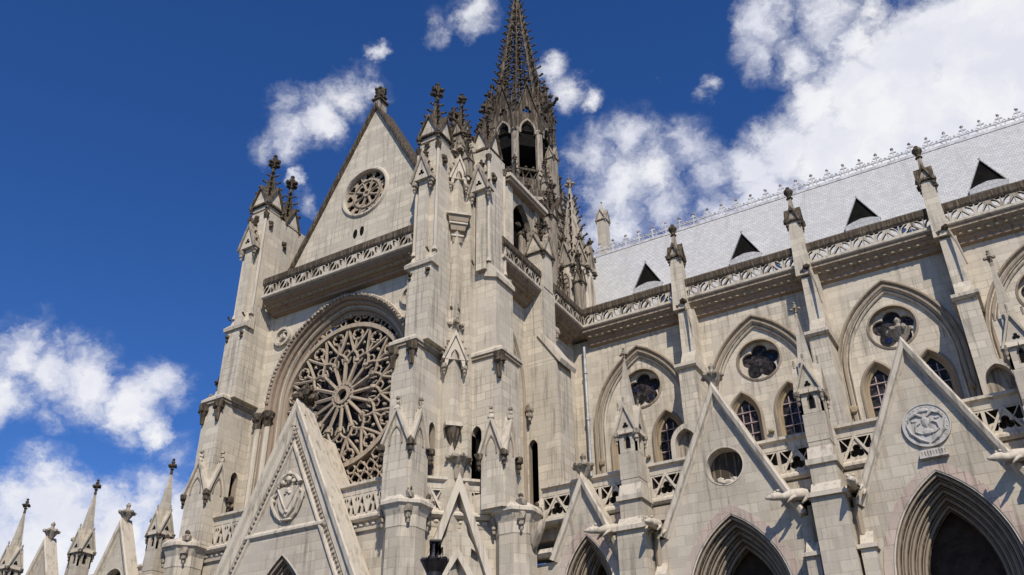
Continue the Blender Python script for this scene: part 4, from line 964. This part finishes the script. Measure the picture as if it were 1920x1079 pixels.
# ------------------------------------------------------------------ east side of the transept
EF = (-22.3, 0, 90)
s = frame_on(MB(m='wall'), EF)
s.plate([(35.9, 14.3), (46.2, 14.3), (46.2, 28.3), (35.9, 28.3)], -.6, 0, [arch(37.9, 1.45, 22.4, 25.9, 16, 10), arch(43.6, 1.4, 22.4, 25.9, 16, 10)])
ew = part(s, 'transept_wall')
s = frame_on(MB(m='wall'), EF); s.plate([(36, 15), (45.5, 15), (45.5, 27), (36, 27)], -.75, -.35); part(s, 'infill', ew)
s = frame_on(MB(m='mould'), EF)
for c in (37.9, 43.6): s.sweep(arch(c, 1.5, 22.4, 26.0, 16, 12), [(0, -.3), (0, .05), (.08, .14), (.18, .1), (.2, -.3)], m='mould'); s.sweep(arch(c, 1.32, 22.4, 25.8, 16, 12), RECT(-.1, .05, -.34, -.15), m='mould')
part(s, 'arch_moulding', ew)
upper_parapet(EF, 35.6, 39.75, 1.2, 27.9); upper_parapet(EF, 41.4, 44.98, 1.2, 27.9)
s = MB(0, 0, 0, 'wall'); s.box(-22.4, -20.3, -41.3, -39.7-.36, 14.3, 24.2); s.box(-22.4, -20.32, -40.07, -39.71, 20.3, 24.2)
holed_face(s, (-21.35, 39.7, 0), -1.05, 1.05, 14.3, 20.3, lanc(-.55, .27, 15.6, 19.9), dp=.36)
cb = part(s, 'buttress')
s = MB(0, 0, 0, 'wall'); s.add([(-22.4, -41.3, 24.2), (-20.3, -41.3, 24.2), (-21.2, -41.3, 25.8), (-22.4, -41.3, 26.2), (-22.4, -39.7, 24.2), (-20.3, -39.7, 24.2), (-21.2, -39.7, 25.8), (-22.4, -39.7, 26.2)], [(0, 1, 2, 3), (7, 6, 5, 4), (0, 4, 5, 1), (1, 5, 6, 2), (2, 6, 7, 3), (3, 7, 4, 0)]); s.box(-22.4, -21.1, -41.25, -39.75, 24.2, 29.2); part(s, 'upper_buttress', cb)
s = MB(0, 0, 0, 'trim'); s.add([(-21.45, -41.4, 25.9), (-20.1, -41.4, 23.9), (-20.0, -41.4, 24.15), (-21.3, -41.4, 26.2), (-21.45, -39.6, 25.9), (-20.1, -39.6, 23.9), (-20.0, -39.6, 24.15), (-21.3, -39.6, 26.2)], [(0, 1, 2, 3), (7, 6, 5, 4), (0, 4, 5, 1), (1, 5, 6, 2), (2, 6, 7, 3), (3, 7, 4, 0)]); part(s, 'weathering', cb)
for z_, y_ in ((27.3, 36.2), (26.9, 41.6), (21.5, 39.5)):
    s = MB(-21.2 if z_ > 22 else -21.9, y_, 0, 'dark'); corbel(s, 0, .1, z_, .24, 'mid'); part(s, 'leaf_corbel', cb)
pinnacle(-21.6, 40.5, 29.1, .54, 2.5, 1.2, 1.4, .9, 3, 'wall', 'dark', 'mid', drops=.18, crock_r=.2, pw=.7)
# attic storey with flat coping and tall dark opening
s = MB(-22.1, 0, 90, 'wall'); s.box(37.7, 38.35, -2.4, 0, 28.5, 35.5, 'wall'); s.box(41.0, 41.6, -2.4, 0, 28.5, 35.5, 'mid')
s.plate([(38.2, 29), (41.1, 29), (41.1, 35.55), (38.2, 35.55)], -.5, -.15, [arch(39.65, 1.2, 33.2, 35.1, 29.2, 8)], m='mid')
at_ = part(s, 'attic_storey')
s = MB(-22.1, 0, 90, 'trim'); s.box(37.5, 41.9, -2.6, .30, 35.45, 35.65, 'mould'); s.box(37.4, 42.0, -2.7, .42, 35.65, 35.88); s.ext([(-2.7, 35.88), (.42, 35.88), (-1.2, 36.3)], 37.4, 42.0); part(s, 'coping', at_)
s = MB(-22.1, 0, 90, 'void'); s.box(37.9, 41.4, -2.2, -.9, 28.6, 35.4); part(s, 'dark_interior', at_)
s = MB(-22.1, 0, 90, 'mid'); s.tube([(39.65, -.25, 29), (39.65, -.25, 32.9)], .14, 8); s.blob(39.65, -.25, 33.0, .26, 'dark'); s.blob(39.3, -.2, 33.4, .2, 'dark'); s.blob(40.0, -.2, 33.4, .2, 'dark'); part(s, 'mullion', at_)
for X, Y, zz, ww, hh in ((-23.4, 43.6, 33.5, .4, 2.2), (-22.6, 42.6, 33.0, .36, 1.6), (-24.6, 44.6, 36.0, .42, 2.4), (-23.2, 45.0, 34.5, .4, 3.2), (-25.2, 43.0, 37.0, .4, 2.0), (-24.0, 47.2, 37.5, .5, 2.0)):
    pinnacle(X, Y, zz-5, ww, hh+5, ww*2.2, ww*3.4, ww*2.4, 4, 'mid', 'dark', 'dark', drops=.17, crock_r=.18, pw=.8)
for i in range(8):
    a = R(45*i+22.5); X, Y = -29.0+3.15*math.cos(a), 51.5+3.15*math.sin(a)
    pinnacle(X, Y, 42.0, .24, 3.2, .7, 1.5, .8, 3, 'mid', 'spire', 'spire', drops=.12, crock_r=.16, pw=.8)
# nave corner: downpipe, turret D
s = MB(-21.1, 45.62, 0, 'pipe'); s.tube([(-.35, .0, 14.5), (-.35, 0, 27.8)], .09, 8)
for z_ in (17, 20, 23, 26): s.lathe(-.35, 0, [(.13, z_), (.13, z_+.15)], 8)
part(s, 'downpipe')
s = MB(-22.45, 46.9, 0, 'wall'); s.lathe(0, 0, [(1.28, 28.6), (1.2, 34.5)], 8, rot=R(22.5)); td = part(s, 'corner_turret')
for X, Y, zz, ww in ((-21.55, 45.75, 28.9, .26), (-23.2, 45.45, 28.9, .3), (-22.5, 45.2, 28.9, .2)):
    pinnacle(X, Y, zz, ww, 3.6 if ww > .25 else 2.6, .8, 1.5, .8, 4, 'mid', 'dark', 'dark', drops=.13, crock_r=.14, pw=.8)
for i in range(5):
    t_ = -67.5+45*i
    s = MB(-22.45, 46.9, t_+22.5 if False else -45+45*i, 'trim')
    s.plate(tri(0, 34.1, 35.7, .5), .2, 1.22, m='mid'); s.sweep(tri(0, 34.0, 35.8, .56), RECT(0, .1, .2, 1.34), m='mid')
    s.sweep(arch(0, .3, 32.6, 33.6, 30.5, 6), RECT(-.06, .06, 1.05, 1.25), m='trim'); s.plate(arch(0, .24, 32.6, 33.5, 30.9, 6), 1.0, 1.19, m='mid')
    k = part(s, 'gablet', td)
    s = MB(-22.45, 46.9, -45+45*i, 'dark'); s.finial(0, 1.28, 35.7, .8); s.blob(-.5, 1.25, 33.9, .2); s.blob(-.5, 1.22, 33.6, .12); s.crocket(.3, 1.2, 34.9, .5, 1, .15); s.crocket(-.3, 1.2, 34.9, -.5, 1, .15); part(s, 'gablet_finial', td)
s = MB(-22.45, 46.9, 0, 'mid'); s.lathe(0, 0, [(1.15, 34.3), (.12, 40.9)], 8, rot=R(22.5))
for i in range(8):
    a = R(22.5+45*i)
    for j in range(8):
        f = j/8; rr = 1.15*(1-f)+.1*f; s.crocket(rr*math.cos(a), rr*math.sin(a), 34.8+6.1*f, math.cos(a), math.sin(a), .17)
part(s, 'spirelet', td)
s = MB(-22.45, 46.9, 0, 'dark'); s.finial(0, 0, 40.8, 1.3, 'mid'); part(s, 'finial', td)
pinnacle(-24.0, 45.6, 30, .55, 6.2, 1.5, 2.2, 1.1, 4, 'wall', 'dark', 'mid', drops=.2, crock_r=.2)
pinnacle(-24.9, 58, 36, .38, 9.9, .9, 1.5, .3, 0, 'wall', 'mid', 'mid', drops=.12)

# ------------------------------------------------------------------ crossing tower and openwork spire
LX, LY = -29.0, 51.5
s = MB(LX, LY, 0, 'mid'); s.lathe(0, 0, [(3.5, 28), (3.3, 43.20), (3.6, 43.30), (3.6, 43.60)], 8, rot=R(22.5)); tw_ = part(s, 'crossing_tower')
for c in (0,):
    for t_ in (0, 45, 90):
        s = MB(LX, LY, t_, 'void'); s.plate(arch(c, .65, 38.90, 40.70, 36, 8), 3.0, 3.14, m='void'); s.sweep(arch(c, .65, 38.90, 40.70, 36, 8), RECT(0, .14, 3.0, 3.3), m='mid'); part(s, 'belfry_opening', tw_)
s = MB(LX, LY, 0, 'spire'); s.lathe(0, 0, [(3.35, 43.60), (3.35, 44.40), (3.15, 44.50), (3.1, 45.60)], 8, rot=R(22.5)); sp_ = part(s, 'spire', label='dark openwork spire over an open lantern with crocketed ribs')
def rim(i, r): a = R(22.5+45*i); return r*math.cos(a), r*math.sin(a)
for i in range(8):
    s = MB(LX, LY, 0, 'mid'); a, d = rim(i, 2.55); s.tube([(a, d, 45.40), (a, d, 51.60)], .30, 8); s.lathe(a, d, [(.3, 50.30), (.42, 50.60), (.32, 50.80)], 8)
    s.tube([(a*1.08, d*1.08, 45.40), (a*1.08, d*1.08, 52.60)], .14, 6)
    part(s, 'column', sp_)
s = MB(LX, LY, 0, 'spire'); s.lathe(0, 0, [(2.5, 51.20), (2.6, 51.60), (2.3, 52.20), (.3, 53.00)], 8, rot=R(22.5)); s.lathe(0, 0, [(1.6, 48.60), (2.55, 49.20), (2.55, 51.40)], 8, 'void', rot=R(22.5)); part(s, 'lantern_vault', sp_)
for i in range(8):
    t_ = 45*i; D = 2.6*math.cos(R(22.5)); hwf = 2.6*math.sin(R(22.5))
    s = MB(LX, LY, t_, 'spire')
    s.plate([(-hwf, 50.60), (-hwf, 52.00), (0, 55.30), (hwf, 52.00), (hwf, 50.60)], D-.1, D+.16, [arch(0, hwf*.72, 50.40, 51.90, 50.61, 6), foil(0, 52.75, 3, .2, .2, 24)])
    s.sweep([(-hwf*1.05, 51.90), (0, 55.60), (hwf*1.05, 51.90)], RECT(-.02, .15, D-.1, D+.32))
    s.sweep(arch(0, hwf*.6, 50.60, 51.70, 50.30, 6), RECT(-.05, .1, D-.12, D+.24), m='mid')
    for q in (-1, 1):
        for j in range(4): f = (j+.4)/4; s.crocket(q*hwf*(1-f), D+.2, 52.00+3.4*f, q*.7, .6, .19)
    s.finial(0, D+.15, 55.40, 1.3)
    part(s, 'gable', sp_)
    s = MB(LX, LY, t_, 'spire')
    for j in range(3):
        s.tube([(-hwf+.1+j*hwf*.64, D+.1, 45.90), (-hwf*.66+.1+j*hwf*.64, D+.1, 46.60), (-hwf*.36+j*hwf*.64, D+.1, 45.90)], .07, 4)
    s.box(-hwf, hwf, D-.1, D+.2, 46.55, 46.75); s.box(-hwf, hwf, D-.1, D+.2, 45.50, 45.80)
    for j in range(4): s.blob(-hwf+.2+j*hwf*.6, D+.1, 46.90, .14)
    part(s, 'parapet', sp_)
for i in range(8):
    a, d = rim(i, 1)
    s = MB(LX, LY, 0, 'spire'); k = math.hypot(a, d)
    r0, r1 = 2.65, .12; zb, zt_ = 51.6, 68.7
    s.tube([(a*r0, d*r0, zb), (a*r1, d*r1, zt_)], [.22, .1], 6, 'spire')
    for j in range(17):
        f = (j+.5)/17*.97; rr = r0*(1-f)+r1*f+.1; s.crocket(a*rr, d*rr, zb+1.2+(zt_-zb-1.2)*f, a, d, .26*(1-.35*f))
    part(s, 'rib', sp_)
    # pinnacle standing in front of each column
    s = MB(LX, LY, 0, 'spire'); a, d = rim(i, 2.75); s.frus(a, d, 50.4, 53.0, .2, .2); s.frus(a, d, 53.0, 55.8, .24, .03)
    for j in range(4):
        for q in ((1, 1), (-1, -1), (1, -1), (-1, 1)): s.crocket(a+q[0]*(.2-.04*j), d+q[1]*(.2-.04*j), 53.3+.6*j, q[0], q[1], .13)
    s.finial(a, d, 55.7, .8); part(s, 'pinnacle', sp_)
s = MB(LX, LY, 0, 'spire')
for j in range(13):
    f = (j+.6)/13.6; z = 52.8+15.6*f; rr = 2.65*(1-(z-51.6)/17.1)+.12*((z-51.6)/17.1)
    P = [rim(i, rr) for i in range(9)]
    f2 = (j+1.6)/13.6; z2 = 52.8+15.6*f2; rr2 = max(.15, 2.65*(1-(z2-51.6)/17.1)+.12*((z2-51.6)/17.1)); Q = [rim(i, rr2) for i in range(9)]
    for i in range(8):
        (a, d), (b_, e) = P[i], P[i+1]; mx, my = (a+b_)/2, (d+e)/2
        s.tube([(a, d, z), (b_, e, z)], .07, 4)
        if j < 12:
            (g_, h_), (k_, l_) = Q[i], Q[i+1]; nx, ny = (g_+k_)/2, (h_+l_)/2
            zz = z2-(z2-z)*.12
            s.tube([(a, d, z+.1), (a*.7+b_*.3, d*.7+e*.3, z+(z2-z)*.45), (nx, ny, zz)], .06, 4); s.tube([(b_, e, z+.1), (b_*.7+a*.3, e*.7+d*.3, z+(z2-z)*.45), (nx, ny, zz)], .06, 4)
            s.blob(mx, my, z+(z2-z)*.3, .11*(1-.4*f))
part(s, 'tracery', sp_)
s = MB(LX, LY, 0, 'spire'); s.finial(0, 0, 68.4, 1.4); part(s, 'finial', sp_)
for q in ((2.85, .2), (-3.1, -2.0), (-2.9, 2.9)):
    pinnacle(LX+q[0], LY+q[1], 43.0, .34, 5.6, 1.0, 2.2, .9, 3, 'mid', 'spire', 'mid', drops=.16, crock_r=.16)
s = MB(LX+3.1, LY-1.2, 60, 'dark'); s.tube([(0, 0, 52.4), (0, .8, 52.5), (0, 1.3, 52.2), (0, 1.7, 52.3)], [.2, .18, .14, .1], 6); s.blob(0, 1.8, 52.4, .22); s.blob(.2, .8, 52.7, .15); part(s, 'gargoyle', sp_)

# ------------------------------------------------------------------ lamp post close to the camera
LPX, LPY, LZ = -5.62, 8.0, 4.52
lp = root('lamp_post', 'dark bronze lamp post with flared leafy crown and capped neck before the cathedral', 'lamp post', (LPX, LPY, 0))
s = MB(LPX, LPY, 0, 'iron'); s.lathe(0, 0, [(.16, 0), (.16, .4), (.09, .6), (.06, 3.2), (.05, 3.9)], 12); s.build('post', lp)
s = MB(LPX, LPY, 0, 'iron'); s.lathe(0, 0, [(.05, 3.85), (.08, 4.0), (.085, 4.15), (.12, 4.22), (.145, 4.27), (.13, 4.29), (.06, 4.30)], 16)
for i in range(9): s.blob(.128*math.cos(i*.698), .128*math.sin(i*.698), 4.285, .03, 'iron')
s.build('leaf_crown', lp)
s = MB(LPX, LPY, 0, 'iron'); s.lathe(0, 0, [(.045, 4.29), (.06, 4.31), (.045, 4.36), (.04, 4.40), (.045, 4.455)], 8)
for i in range(4): s.box(.035*(-1)**i, .035*(-1)**i+.006, -.05+.0*i, .05, 4.30, 4.45)
s.build('neck', lp)
s = MB(LPX, LPY, 0, 'iron'); s.lathe(0, 0, [(.05, 4.45), (.085, 4.463), (.09, 4.475), (.08, 4.49), (.03, 4.50)], 4, rot=R(10)); s.build('cap', lp)
for o in bpy.data.objects:
    if '_c' in o: del o['_c']
